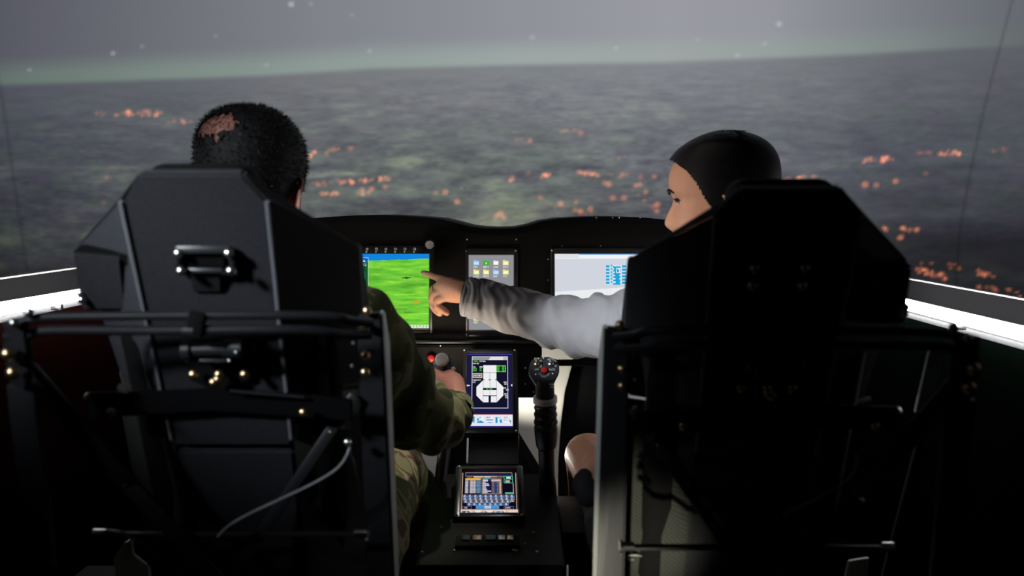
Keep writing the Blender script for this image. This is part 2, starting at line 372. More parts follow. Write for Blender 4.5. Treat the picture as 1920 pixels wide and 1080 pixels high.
    g = g + n4 * np.array([-4, 8, -7]) * np.interp(d, [20, 150], [0.2, 1])[..., None]
    c = mixs(sky, g, (d + 7) / 14)
    # stars and town lights (px as seen from the eye point: x, y, radius, strength)
    c = c * np.interp(d, [-200, 0, 60, 130, 200], [1.055, 1.05, 1.0, 0.965, 1.0])[..., None]
    out = nlin(c)
    def spots(L, col, soft):
        nonlocal out
        for x, y, r_, s in L:
            m = (np.abs(fx - x) < r_ * 3) & (np.abs(fy - y) < r_ * 3)
            if not m.any(): continue
            q = np.hypot(fx[m] - x, (fy[m] - y) * 1.05) / r_
            k = s * np.clip((1.25 - q) / soft, 0, 1)
            out[m] += k[:, None] * np.array(col)
    spots([(546, 8, 6, .7), (583, 7, 5, .2), (212, 100, 5, .5), (266, 87, 5, .2), (405, 68, 5, .15), (55, 131, 4, .35), (500, 122, 5, .2), (693, 96, 5, .25), (998, 70, 6, .25), (1155, 90, 5, .2), (1461, 45, 6, .5),
           (1434, 82, 5, .2), (1308, 75, 5, .15), (1383, 104, 5, .25), (418, 201, 4, .2), (660, 28, 5, .15), (865, 353, 4, .15)], (0.25, 0.27, 0.25), 0.7)
    rnd = random.Random(3); L = []
    def cl(x0, x1, y0, y1, n, s0=.25, s1=.9, r0_=3.2, r1_=5.2):
        for i in range(n):
            t = rnd.random(); L.append((x0 + (x1 - x0) * t, y0 + (y1 - y0) * t + rnd.uniform(-4, 4), rnd.uniform(r0_, r1_), rnd.uniform(s0, s1)))
    cl(175, 200, 214, 213, 5, .1, .3); cl(213, 305, 213, 212, 20, .3, .7); L.append((242, 213, 6, 1.0)); cl(316, 360, 228, 228, 9, .2, .5)
    cl(578, 592, 296, 286, 7, .4, .9); cl(612, 640, 284, 280, 6, .2, .5); cl(650, 664, 278, 274, 3, .3, .5)
    cl(585, 645, 345, 342, 10, .2, .5); cl(650, 732, 341, 334, 22, .4, .9); L.append((645, 341, 5, 1.0)); cl(600, 635, 363, 364, 8, .5, 1.0); cl(660, 725, 367, 352, 7, .2, .6); L += [(679, 355, 5, .7), (697, 354, 5, .9), (722, 351, 5, .7)]
    L += [(817, 362, 5, .6), (835, 360, 6, 1.0), (857, 378, 6, 1.0), (938, 402, 7, 1.0), (945, 408, 5, .8), (930, 405, 5, .7), (1160, 296, 4, .3)]
    cl(960, 1000, 264, 263, 7, .15, .35); cl(1050, 1078, 244, 244, 5, .25, .5); L += [(1089, 249, 6, .6), (990, 325, 5, .3)]
    cl(944, 962, 338, 336, 4, .4, .8); cl(1012, 1032, 329, 330, 7, .5, 1.0); cl(1080, 1130, 325, 327, 14, .35, .8); cl(1140, 1180, 327, 330, 6, .2, .5); L += [(1141, 345, 6, 1.0), (1133, 343, 5, .6), (1192, 348, 5, .9), (1200, 346, 5, .9), (1211, 360, 5, .7), (1201, 332, 5, .5), (1227, 331, 5, .7), (1013, 370, 5, .6), (1051, 382, 6, 1.0), (1080, 379, 5, .6), (1107, 392, 6, .8), (1088, 397, 6, .9), (1078, 394, 5, .6), (1149, 371, 6, .8), (1170, 371, 6, .8), (1232, 384, 6, 1.0), (1231, 396, 5, .7)]
    cl(1025, 1115, 383, 400, 12, .1, .4); cl(1185, 1240, 360, 400, 9, .15, .5)
    cl(1466, 1500, 340, 336, 9, .3, .7); L += [(1506, 333, 6, .8), (1526, 332, 6, .6)]
    cl(1618, 1680, 301, 297, 16, .3, .8); L += [(1655, 302, 6, .9), (1664, 297, 6, .8)]; cl(1715, 1750, 288, 286, 5, .2, .4); cl(1760, 1800, 287, 286, 12, .5, .9); cl(1850, 1890, 283, 281, 7, .1, .3)
    L += [(1622, 346, 7, 1.0), (1643, 347, 6, .7), (1679, 340, 6, 1.0), (1736, 325, 5, .35)]
    cl(1655, 1665, 428, 430, 4, .4, .8); cl(1685, 1725, 431, 430, 10, .3, .7); cl(1680, 1697, 447, 443, 5, .3, .6)
    cl(1715, 1775, 505, 520, 22, .3, .9); cl(1715, 1800, 492, 500, 6, .2, .5); cl(1820, 1870, 508, 518, 13, .2, .7); cl(1830, 1900, 540, 545, 10, .15, .5); cl(1905, 1918, 545, 565, 6, .3, .7)
    cl(0, 60, 525, 517, 10, .2, .5); L += [(46, 527, 6, .9), (200, 333, 5, .35), (195, 380, 5, .2)]
    spots(L, (0.34, 0.10, 0.045), 0.7)
    # panel joints of the screen, which throw back a little less light
    for path in (((-60, -60), (-28, 20), (-8, 110), (8, 210), (25, 330), (40, 430), (52, 520), (60, 700)), ((1930, -160), (1898, 0), (1872, 100), (1846, 200), (1822, 310), (1800, 430), (1780, 700))):
        pa = np.array(path, float); sx = np.interp(fy, pa[:, 1], pa[:, 0]); q = np.abs(fx - sx)
        out *= (1 - 0.24 * np.clip(1.25 - q / 4.0, 0, 1))[..., None]
    ny, nx = X.shape
    V = np.stack([X.ravel(), Yv.ravel(), Z.ravel()], 1)
    i = np.arange(ny - 1)[:, None] * nx + np.arange(nx - 1)[None, :]
    F = np.stack([i, i + 1, i + 1 + nx, i + nx], -1).reshape(-1, 4)
    t = thing('projection_screen', 'curved projection screen showing a hazy night landscape with orange town lights', 'screen', (0, yc + r0, 0))
    me = bpy.data.meshes.new('screen_surface'); me.from_pydata((V - np.array([0, yc + r0, 0])).tolist(), [], F.tolist())
    at = me.color_attributes.new('picture', 'FLOAT_COLOR', 'POINT')
    buf = np.ones((nx * ny, 4), np.float32); buf[:, :3] = out.reshape(-1, 3); at.data.foreach_set('color', buf.ravel())
    me.materials.append(MATS['projected_picture'])
    for p in me.polygons: p.use_smooth = True
    o = bpy.data.objects.new('screen_surface', me); COL.objects.link(o); o.parent = t

projection_screen()

# ================================================================== LIGHT TUBES AND ADDED LAMPS
def tube_light(name, p, q, label, r=0.0115):
    t = thing(name, label, 'lamp', p, 'light tubes along the cockpit sills')
    p = Vector(p); q = Vector(q); d = (q - p).normalized()
    mk('tube', lathe([(r, 0), (r, (q - p).length)], p, d, 20), 'led_tube', t)
    for e, s in ((p, -1), (q, 1)): mk('end_cap', lathe([(r * 1.1, -0.012), (r * 1.1, 0.02)], e + d * 0.0, d * s, 20), 'steel', t)
    for f in (0.3, 0.7): mk('clip', box(p + (q - p) * f + Vector((0, 0, -r - 0.004)), (0.02, 0.012, 0.012), 0.002), 'steel', t)
PL0, PL1 = P(-70, 590, 1.60), P(151, 553, 1.985)
PL0.x = PL1.x = -0.86
tube_light('light_tube', (-0.865, 1.62, 0.980), (-0.865, 2.50, 0.972), 'glowing white light tube on the sill beside the left seat')
tube_light('light_tube', (0.815, 1.50, 0.950), (0.815, 2.50, 0.952), 'glowing white light tube on the sill beside the right seat')

def spot(name, loc, target, energy, size, blend, color, rad, parent):
    l = bpy.data.lights.new(name, 'SPOT'); l.energy = energy; l.spot_size = R(size); l.spot_blend = blend; l.color = color; l.shadow_soft_size = rad
    o = bpy.data.objects.new(name, l); COL.objects.link(o); o.parent = parent
    off = ROOT.get(parent.name, Vector((0, 0, 0))); o.location = Vector(loc) - off
    o.rotation_euler = (Vector(target) - Vector(loc)).to_track_quat('-Z', 'Y').to_euler()
def added_flood(loc, target, energy, size, color, label, rad=0.02, s=0.02, blend=0.4, pole=None):  # lamps added out of view for the light they give
    """floodlight added out of sight to brighten a spot: can, bezel, lens, pole, and its light"""
    loc = Vector(loc); d = (Vector(target) - loc).normalized()
    t = thing('added_lamp', label, 'lamp', loc)
    mk('housing', lathe([(s * 0.6, -s * 1.6), (s, -s * 1.2), (s, 0), (s * 0.9, s * 0.05), (s * 0.86, -s * 0.2)], loc, d, 16), 'frame_black', t)
    if pole: mk('pole', pipe([loc - d * s * 1.2, loc - d * s * 2.5 + Vector((0, 0, 0.1 * (1 if pole > loc.z else -1) * s / 0.06)), Vector((loc.x - d.x * s * 2.5, loc.y - d.y * s * 2.5, pole))], s * 0.2, 8), 'frame_black', t)
    mk('lens', lathe([(s * 0.84, -s * 0.15), (s * 0.84, -s * 0.1)], loc, d, 16), 'lamp_glow', t)
    spot('lamp_light', loc + d * s * 0.3, target, energy, size, blend, color, rad, t)
added_flood((0.0, 2.42, 0.55), (0.07, 2.40, 0.9), 4.2, 175, (1.0, 0.93, 0.82), 'small floodlight added low in the right footwell behind the ribbed lever', 0.012, 0.014)  # added, unseen; lights the pale panel and the sleeve from below
added_flood(P(792, 745, 2.02), P(860, 560, 2.12), 2.4, 120, (1.0, 0.86, 0.68), 'small added floodlight hidden behind the camouflage sleeve aiming up at the panel', 0.04, 0.014, 0.6)  # added, unseen; warms the panel and the pointing hand
added_flood((-1.75, -0.5, 2.1), (-0.43, 1.08, 1.235), 760, 12.0, (0.86, 0.92, 1.0), 'added floodlight high behind the left seat, out of view', 0.22, 0.06, 1.0, 0.01)  # added behind the camera to light the left seat back
added_flood((0.14, 1.85, 1.78), (-0.18, 1.70, 0.81), 32, 24, (1.0, 0.93, 0.84), 'added overhead spotlight above the centre pedestal, out of view', 0.015, 0.03, 0.7, 3.0)  # added above the view to light the fist and forearm
added_flood((-1.3, 0.9, 1.95), P(1272, 385, 1.72), 50, 8, (1.0, 0.90, 0.82), 'added stand lamp out of view on the left, aimed at the face of the person with dark hair', 0.03, 0.04, 0.7, 0.01)  # added outside the view to brighten the cheek
added_flood((-0.02, 0.95, 0.25), (0.165, 1.29, 0.72), 18.0, 19, (1.0, 0.95, 0.75), 'added low floodlight between the two seats, out of view', 0.02, 0.02, 0.8)  # added below the view to light the right seat's lower wing

# ================================================================== INSTRUMENT PANEL
PY = 2.24
def instrument_panel():
    t = thing('instrument_panel', 'black instrument panel with a double humped glareshield', 'panel', (CX, PY, 0.75))
    top = [(470, 470), (500, 430), (540, 415), (610, 408), (660, 405), (710, 404), (770, 407), (820, 411), (850, 418), (880, 426), (905, 429), (935, 430), (965, 429), (990, 424), (1015, 416), (1050, 411), (1100, 408), (1150, 407), (1210, 409), (1260, 414), (1330, 425), (1380, 445), (1400, 480)]
    a = [P(x, y, PY) for x, y in top]
    b = [P(x, y, PY) for x, y in ((1400, 650), (470, 650))]
    mk('panel_face', prism([(p.x, p.z) for p in a + b], PY, PY + 0.36, 0.0), 'panel_black', t, smooth=False)
    # hood lip
    lipo = [P(x, y - 1, PY - 0.07) for x, y in top]; lipi = [p - Vector((0, 0, 0.014)) for p in lipo]
    V = []; F = []
    for k, (p, q) in enumerate(zip(lipo, lipi)):
        V += [p, q, q + Vector((0, 0.12, 0)), p + Vector((0, 0.12, 0))]
        if k: o = 4 * k; F += [(o - 4, o, o + 1, o - 3), (o - 3, o + 1, o + 2, o - 2), (o - 2, o + 2, o + 3, o - 1), (o - 1, o + 3, o, o - 4)]
    F += [(0, 1, 2, 3), tuple(len(V) - 4 + i for i in range(4))]
    gl = mk('glareshield', (V, F), 'matte_black', t)
    for x in (1118, 1149, 1160, 1200): inst('screw', B_SMALL, P(x, 408, PY - 0.07), gl)
    # lower panel
    lp = [P(690, 648, 2.2), P(1016, 648, 2.2), P(1016, 746, 2.2), P(690, 746, 2.2)]
    mk('lower_panel', prism([(p.x, p.z) for p in lp], 2.2, 2.24, 0.003), 'panel_black', t)
    mk('ledge', between(P(700, 641, 2.2), P(1014, 641, 2.2), 0.02, 0.006), 'frame_black', t)
    for x, y in ((876, 449), (968, 449), (1054, 461), (1126, 461), (1028, 486), (1028, 525), (826, 648), (985, 690), (985, 720), (1000, 735)):
        inst('screw', B_SMALL, P(x, y, PY if y < 645 else 2.2), t)
    mk('strut', between(P(1040, 680, 2.3), P(1130, 680, 2.3), 0.012, 0.014), 'matte_black', t)
instrument_panel()

# ---------------------------------------------------------------- tiny raster font for the displays
FONT = {'A': '757', 'B': '656'}
G = {'A': '010101111101101', 'B': '110101110101110', 'C': '011100100100011', 'D': '110101101101110', 'E': '111100110100111', 'F': '111100110100100', 'G': '011100101101011', 'H': '101101111101101', 'I': '111010010010111',
     'J': '001001001101010', 'K': '101110100110101', 'L': '100100100100111', 'M': '101111111101101', 'N': '110101101101101', 'O': '010101101101010', 'P': '110101110100100', 'Q': '010101101110011', 'R': '110101110110101', 'S': '011100010001110',
     'T': '111010010010010', 'U': '101101101101111', 'V': '101101101101010', 'W': '101101111111101', 'X': '101101010101101', 'Y': '101101010010010', 'Z': '111001010100111', '0': '111101101101111', '1': '010110010010111', '2': '110001010100111', '3': '110001010001110',
     '4': '101101111001001', '5': '111100110001110', '6': '011100111101111', '7': '111001010010010', '8': '111101111101111', '9': '111101111001110', '-': '000000111000000', '.': '000000000000010', ' ': '0' * 15, '/': '001001010100100'}
class Pic:
    def __init__(s, w, h, bg): s.w, s.h = w, h; s.a = np.zeros((h, w, 3)); s.a[:] = bg
    def rect(s, x0, y0, x1, y1, c): s.a[max(int(round(y0)), 0):max(int(round(y1)), 0), max(int(round(x0)), 0):max(int(round(x1)), 0)] = c
    def frame(s, x0, y0, x1, y1, c, t=1): s.rect(x0, y0, x1, y0 + t, c); s.rect(x0, y1 - t, x1, y1, c); s.rect(x0, y0, x0 + t, y1, c); s.rect(x1 - t, y0, x1, y1, c)
    def text(s, x, y, st, c, k=1):
        for ch in st:
            g = G.get(ch, G[' '])
            for i in range(15):
                if g[i] == '1': s.rect(x + (i % 3) * k, y + (i // 3) * k, x + (i % 3 + 1) * k, y + (i // 3 + 1) * k, c)
            x += 4 * k
    def poly(s, pts, c):
        yy, xx = np.mgrid[0:s.h, 0:s.w] + 0.5; ins = np.zeros((s.h, s.w), bool); n = len(pts)
        for i in range(n):
            (xa, ya), (xb, yb) = pts[i], pts[(i + 1) % n]
            if ya == yb: continue
            ins ^= ((ya > yy) != (yb > yy)) & (xx < (xb - xa) * (yy - ya) / (yb - ya) + xa)
        s.a[ins] = c

W_ = (238, 238, 240)
def pic_terrain():
    w, h = 300, 204; p = Pic(w, h, (0, 0, 0)); yy, xx = np.mgrid[0:h, 0:w].astype(float)
    hz = 18 - (xx - 140) * 0.035 + 3 * (fbm(xx / 30, yy * 0) - .5)
    n = fbm(xx / 40, yy / 7, 4); m = fbm(xx / 90 + 5, yy / 26, 3)
    base = np.array([112, 200, 58]) * (0.66 + 0.40 * n[..., None] + 0.34 * m[..., None])
    base[..., 0] += (n - .4) * 60
    p.a = np.where((yy > hz)[..., None], np.clip(base, 0, 235), np.array([16, 132, 222]))
    for x0, x1, y0, y1, f in ((190, 260, 110, 112, 1.15), (120, 300, 118, 122, 1.1), (150, 240, 150, 154, .85), (230, 300, 158, 162, .85)): p.a[y0:y1, x0:x1] *= f
    p.poly([(222, 66), (236, 63), (254, 65), (240, 68)], (20, 60, 70))
    for i in range(10): p.rect(258 + random.randint(0, 14), 128 + random.randint(0, 9), 260 + random.randint(0, 16), 131 + random.randint(0, 9), (190, 170, 50))
    p.rect(0, h - 9, w, h, (210, 230, 200))
    for x in range(4, w - 6, 9): p.text(x, h - 7, random.choice('0123456789UT'), (25, 50, 20))
    # flight data block
    bx = 92; p.rect(bx, 10, 132, 96, (10, 92, 40)); p.rect(bx, 10, 132, 24, (16, 90, 190)); p.frame(bx - 8, 10, 133, 96, (205, 235, 215))
    for x in (96, 113):
        p.poly([(x + 2, 22), (x + 7, 15), (x + 12, 22)], W_); p.frame(x, 27, x + 14, 33, (205, 235, 215)); p.rect(x + 3, 28, x + 8, 32, (80, 220, 90))
        for i in range(14):
            y = 37 + i * 4; p.rect(x, y, x + random.randint(4, 13), y + 2, random.choice([W_, (90, 220, 90), (90, 220, 90), (60, 210, 220)]))
    p.rect(117, 58, 124, 70, (60, 210, 220)); return p
def pic_icons():
    w, h = 128, 210; p = Pic(w, h, (146, 146, 151)); cols = ((150, 190, 230), (60, 190, 60), (225, 225, 225), (225, 220, 150))
    lay = [(0, 0, 0), (1, 0, 1), (2, 0, 2), (3, 0, 3), (0, 1, 3), (1, 1, 3), (2, 1, 0), (3, 1, 3), (1, 2, 3), (0, 6, 3)]
    for cx_, cy, k in lay:
        x = 13 + cx_ * 28; y = 16 + cy * 26; c = cols[k]
        p.rect(x, y, x + 17, y + 13, c); p.rect(x, y - 2, x + 8, y, c); p.rect(x + 2, y + 3, x + 15, y + 11, tuple(min(255, v + 45) for v in c) if k != 1 else (40, 160, 40))
        if k == 1: p.poly([(x + 4, y + 5), (x + 13, y + 5), (x + 8.5, y + 11)], (200, 240, 200))
        if k == 2: p.frame(x, y - 2, x + 17, y + 13, (120, 120, 125))
        p.text(x + 1, y + 15, ['FMS', 'MAPS', 'CONFIG', 'DOCS', 'LOGS', 'DATA', 'NAV', 'SYS', 'MSN', 'AUX'][lay.index((cx_, cy, k))][:4], (238, 238, 238))
    return p
def pic_fuel():
    w, h = 172, 278; NB = (26, 26, 66); p = Pic(w, h, NB); p.rect(0, 0, w, 4, (60, 55, 140))
    p.rect(19, 12, 156, 204, (18, 18, 42)); p.frame(18, 10, 156, 206, (225, 225, 235), 2)
    p.rect(20, 12, 154, 24, (150, 146, 146)); p.poly([(82, 24), (90, 12), (138, 12), (138, 24)], (225, 222, 222)); p.rect(138, 12, 154, 24, (190, 180, 180))
    GR = (90, 225, 70)
    p.rect(24, 25, 46, 33, (20, 60, 20)); p.text(26, 26, 'FUEL', GR); p.text(48, 26, 'REFUEL', W_); p.text(22, 35, 'POP-UP', W_)
    p.text(22, 48, 'SEL', W_); p.text(48, 48, '800', W_)
    for y in (55, 62): p.text(22, y, 'AUTO', GR); p.text(48, y, '14', GR)
    p.rect(22, 74, 58, 93, (225, 205, 170)); p.rect(25, 77, 55, 90, (70, 66, 70)); p.rect(28, 80, 52, 87, (215, 215, 215)); p.text(31, 81, 'DUMP', (40, 40, 40))
    p.text(22, 98, 'QUANTITY', W_); p.text(22, 106, 'LBS', W_)
    p.frame(108, 45, 148, 70, (160, 230, 90), 2); p.rect(110, 47, 146, 68, (20, 110, 30)); p.rect(126, 47, 132, 68, (12, 40, 40))
    for y in (48, 55, 62): p.text(111, y, '824', GR); p.text(134, y, '79', GR)
    p.rect(62, 44, 112, 98, W_); p.rect(61, 98, 113, 184, W_)
    p.poly([(61, 102), (36, 126), (36, 158), (61, 184)], W_); p.poly([(113, 102), (138, 126), (138, 158), (113, 184)], W_)
    K = (30, 30, 50)
    p.rect(62, 72, 112, 73, K); p.rect(86, 73, 87, 98, K); p.rect(61, 98, 67, 101, K); p.rect(82, 98, 92, 101, K); p.rect(107, 98, 113, 101, K)
    p.rect(61, 100, 62, 186, K); p.rect(112, 100, 113, 186, K); p.rect(87, 101, 88, 130, K); p.rect(87, 140, 88, 158, K)
    p.rect(61, 130, 113, 138, K); p.text(73, 132, 'CG OGE', GR); p.rect(61, 158, 113, 161, K); p.rect(82, 158, 91, 186, NB)
    for x, y in ((140, 106), (142, 113), (138, 128), (148, 135), (142, 150), (144, 157), (146, 164)): p.text(x, y, 'BUS'[:3], W_)
    p.poly([(0, 118), (12, 120), (12, 122), (0, 124)], W_); p.poly([(172, 115), (166, 120), (172, 125)], W_)
    p.rect(0, 228, w, 230, (200, 120, 130)); p.rect(0, 230, w, 270, (240, 240, 244)); p.rect(0, 270, w, h, (40, 30, 120)); p.rect(2, 233, 170, 268, (226, 228, 238))
    BL = (40, 150, 205)
    for k in range(5):
        x = 6 + k * 34; p.rect(x, 236, x + 24, 260, (236, 240, 246))
        if k == 0: p.rect(x, 236, x + 24, 258, BL); p.poly([(x, 240), (x + 14, 244), (x + 20, 254), (x + 10, 260), (x, 250)], W_); p.rect(x + 13, 249, x + 18, 254, (20, 90, 70))
        if k == 1: p.poly([(x, 240), (x + 8, 246), (x, 258), (x, 240)], BL); p.poly([(x, 256), (x + 12, 250), (x + 24, 256), (x + 24, 260), (x, 260)], BL); p.text(x + 8, 238, 'MS', (50, 50, 140))
        if k == 2: p.text(x, 237, 'MENU', (50, 50, 140)); p.rect(x, 247, x + 24, 250, (50, 100, 170)); p.rect(x + 4, 256, x + 22, 259, BL)
        if k == 3: p.rect(x, 238, x + 8, 260, BL); p.poly([(x + 14, 248), (x + 24, 246), (x + 24, 260), (x + 18, 260)], BL); p.text(x + 12, 238, 'PG', (50, 50, 140))
        if k == 4: p.text(x, 237, 'RTN', (50, 50, 140)); p.frame(x, 244, x + 20, 252, (60, 60, 150)); p.poly([(x + 16, 250), (x + 24, 250), (x + 24, 262)], BL)
    return p
def pic_keyboard():
    w, h = 220, 178; p = Pic(w, h, (10, 10, 24)); BE = (225, 190, 165)
    p.rect(2, 4, 4, 160, BE); p.rect(w - 5, 4, w - 3, 160, BE)
    p.rect(14, 4, 202, 18, (22, 26, 70)); p.frame(14, 3, 202, 19, BE, 1); p.text(46, 20, 'MESSAGE CENTER', BE, 1); p.rect(20, 22, 40, 23, BE); p.rect(106, 22, 170, 23, BE); p.rect(46, 19, 140, 20, BE)
    p.a[19:27, 44:140] = np.maximum(p.a[19:27, 44:140], 60)
    p.text(54, 20, 'MESSAGE', W_); p.text(92, 20, 'CENTER', W_)
    p.rect(14, 27, 76, 35, (238, 175, 70))
    for r_ in range(9):
        y = 37 + r_ * 6
        for x0, x1, c in ((14, 26, (215, 205, 210)), (27, 30, (70, 100, 150)), (33, 45, (215, 205, 210)), (46, 56, (215, 205, 210)), (58, 76, (105, 150, 190))): p.rect(x0, y, x1, y + 4.4, c)
    p.frame(80, 28, 160, 92, BE, 1); p.rect(84, 28, 116, 31, (90, 190, 190)); p.rect(84, 33, 104, 41, (205, 200, 210)); p.rect(104, 35, 116, 40, (40, 50, 110)); p.rect(118, 32, 156, 41, (200, 180, 175))
    p.rect(82, 43, 116, 91, (26, 26, 74))
    for r_ in range(8): y = 43 + r_ * 6; p.rect(83, y, 83 + (12, 24, 27, 14, 15, 18, 34, 20)[r_], y + 4, (210, 205, 215)); p.rect(119, y, 148, y + 4, (120, 112, 125)); p.rect(130, y, 140, y + 4, (60, 70, 130)); p.rect(150, y, 156, y + 5, (230, 190, 165))
    GC = (80, 205, 160); p.frame(168, 18, 204, 48, GC, 2); p.rect(168, 30, 204, 32, GC); p.rect(178, 21, 196, 29, (210, 215, 225)); p.rect(174, 36, 192, 45, (190, 170, 165)); p.rect(172, 86, 204, 92, (90, 190, 150)); p.rect(204, 48, 206, 92, BE)
    rows = ('QWERTYUIOP', 'ASDFGHJKL0', 'ZXCVBNM12', '3456789-')
    for r_, s in enumerate(rows):
        x = (6, 7, 10, 24)[r_]; y = 96 + r_ * 11; st = 20.4
        for k, ch in enumerate(s):
            xx = x + k * st; p.frame(xx, y, xx + 18, y + 10, (150, 140, 150)); p.rect(xx + 2, y + 5, xx + 17, y + 9, (70, 130, 200)); p.rect(xx + 5, y + 1, xx + 11, y + 8, (215, 225, 240)); p.text(xx + 7, y + 2, ch, (30, 40, 80))
    p.rect(191, 119, 206, 124, (205, 180, 170))
    p.frame(6, 142, 42, 153, (120, 125, 160)); p.text(14, 145, 'CLR', W_); p.rect(58, 139, 148, 152, (70, 145, 205)); p.rect(92, 141, 116, 150, (215, 225, 235)); p.text(93, 143, 'SPACE', (50, 90, 140)); p.frame(166, 142, 204, 153, (120, 125, 160)); p.text(172, 145, 'ENTER', W_)
    p.rect(0, 154, w, 175, (225, 180, 160)); p.rect(0, 175, w, h, (50, 40, 130))
    for k in range(5):
        x = 6 + k * 44; p.rect(x, 157, x + 34, 174, (235, 215, 205)); c = ((60, 55, 120), (90, 160, 215), (70, 110, 190), (60, 150, 210), (235, 215, 205))[k]
        if k in (0, 3): p.poly([(x, 160), (x + 26, 160), (x + 33, 168), (x + 33, 174), (x, 174)], c); p.poly([(x + 8, 168), (x + 17, 162), (x + 26, 168), (x + 17, 173)], (230, 215, 215))
        elif k < 4: p.rect(x, 159, x + 34, 174, c); p.poly([(x, 159), (x + 34, 159), (x + 17, 171)], (230, 220, 220))
        else: p.frame(x + 2, 160, x + 30, 173, (190, 110, 110))
    return p
def pic_white():
    w, h = 270, 190; p = Pic(w, h, (208, 212, 222)); p.rect(0, 0, w, 12, (222, 226, 232)); p.rect(66, 0, w, 11, (240, 243, 248)); p.rect(66, 0, w, 2, (30, 150, 220)); p.rect(0, 12, w, 14, (235, 238, 244))
    C_ = (25, 165, 215); p.rect(138, 30, 270, 84, (214, 224, 236))
    for y in range(31, 84, 9):
        p.rect(140, y, 150, y + 6, C_); p.rect(153, y - 2, 158, y + 4, (70, 190, 225)); p.rect(160, y, 166, y + 7, (240, 245, 250)); p.rect(160, y + 3, 180, y + 8, C_); p.rect(184, y, 196, y + 6, C_)
    p.poly([(160, 31), (176, 44), (178, 84), (168, 84), (164, 50)], C_); p.frame(168, 38, 178, 52, W_, 2)
    p.poly([(0, 104), (270, 86), (270, 190), (0, 190)], (234, 236, 240)); p.rect(0, 150, w, 153, (200, 205, 214)); return p

def display(name, label, x0, y0, x1, y1, Yt, Yb, pic, border, depth, parent_extra=None, toggles=None, knob=None, lift=0.0, strength=1.0):
    """framed cockpit display with picture surface; px box of the lit area, depth of its top and bottom edges"""
    xm = (x0 + x1) / 2; pt = P(xm, y0, Yt); pb = P(xm, y1, Yb); up = (pt - pb); h = up.length; up.normalize(); ex = Vector((1, 0, 0)); n = ex.cross(up).normalized()
    ww = (x1 - x0) * (Yt + Yb) / 2 / FPX; C = (pt + pb) / 2; B = (C, ex, up, n)
    t = thing(name, label, 'display', pb - n * depth)
    bl, bt, br, bb = border
    H = h + bt + bb; Wd = ww + bl + br
    g = [boxl(B, -ww / 2 - bl / 2, (bt - bb) / 2, -depth / 2 + 0.006, (bl, H, depth + 0.004), 0.003), boxl(B, ww / 2 + br / 2, (bt - bb) / 2, -depth / 2 + 0.006, (br, H, depth + 0.004), 0.003),
         boxl(B, 0, h / 2 + bt / 2, -depth / 2 + 0.006, (ww + 0.004, bt, depth + 0.004), 0.003), boxl(B, 0, -h / 2 - bb / 2, -depth / 2 + 0.006, (ww + 0.004, bb, depth + 0.004), 0.003)]
    bz = mk('bezel', g, 'bezel', t)
    mk('housing', boxl(B, 0, (bt - bb) / 2, -depth / 2 - 0.004, (Wd * 0.98, H * 0.98, depth), 0.003), 'black_plastic', t)
    # lit surface
    a = pic.a; hh, wpx = a.shape[:2]
    gx, gy = np.meshgrid(np.linspace(-ww / 2, ww / 2, wpx + 1), np.linspace(h / 2, -h / 2, hh + 1))
    off = ROOT[t.name]; V = np.array(C - off)[None] + gx.reshape(-1, 1) * np.array(ex) + gy.reshape(-1, 1) * np.array(up) + 0.0015 * np.array(n)
    i = np.arange(hh)[:, None] * (wpx + 1) + np.arange(wpx)[None, :]; F = np.stack([i, i + wpx + 1, i + wpx + 2, i + 1], -1).reshape(-1, 4)
    me = bpy.data.meshes.new('screen'); me.from_pydata(V.tolist(), [], F.tolist())
    buf = np.ones((hh * wpx * 4, 4), np.float32); buf[:, :3] = np.repeat(nlin(a.reshape(-1, 3)) * strength, 4, axis=0)
    at = me.color_attributes.new('picture', 'FLOAT_COLOR', 'CORNER'); at.data.foreach_set('color', buf.ravel()); me.materials.append(MATS['display_picture'])
    so = bpy.data.objects.new('screen', me); COL.objects.link(so); so.parent = t
    rim = 0.0016
    for a_, b_, s_ in ((0, h / 2 + rim, (ww, rim, rim)), (0, -h / 2 - rim, (ww, rim, rim)), (-ww / 2 - rim, 0, (rim, h, rim)), (ww / 2 + rim, 0, (rim, h, rim))):
        mk('inner_rim', boxl(B, a_, b_, 0.0085, s_), 'rim_grey', bz, smooth=False)
    for sx in (-1, 1):
        for sy in (h / 2 + bt * 0.6, -h / 2 - bb * 0.6): inst('screw', B_SMALL, C + ex * sx * (ww / 2 + br * 0.5) + up * sy + n * 0.008, t)
    return t, B, ww, h
t, B, ww, hh = display('flight_display', 'left display showing bright green terrain under a blue sky', 600, 476, 805, 615, PY, PY, pic_terrain(), (0.012, 0.020, 0.010, 0.014), 0.02)
for k in range(10):
    x = 617 + k * 17.8; p = P(x, 466, PY - 0.012)
    s = mk('toggle_switch', [lathe([(0.0035, 0), (0.0035, 0.003), (0.0015, 0.004), (0.002, 0.014), (0.0001, 0.0145)], p, (0, -0.85, -0.5), 8)], 'grey_knob', t)
kp = P(806, 459, PY - 0.006)
mk('rotary_knob', lathe([(0.0095, 0), (0.0095, 0.008), (0.0085, 0.012), (0.0001, 0.0125)], kp, (0, -1, 0.05), 20), 'grey_knob', t, label='pale grey round knob')
mk('knob_collar', lathe([(0.013, 0), (0.013, 0.004)], kp, (0, -1, 0.05), 20), 'black_plastic', t)
display('tablet_display', 'upper middle display with rows of icons on grey', 879, 478, 963, 618, PY, PY, pic_icons(), (0.008, 0.016, 0.010, 0.016), 0.02, strength=0.95)
display('map_display', 'right display glowing white with cyan figures beside the pointing arm', 1040, 476, 1225, 606, PY, PY, pic_white(), (0.010, 0.014, 0.012, 0.014), 0.02)
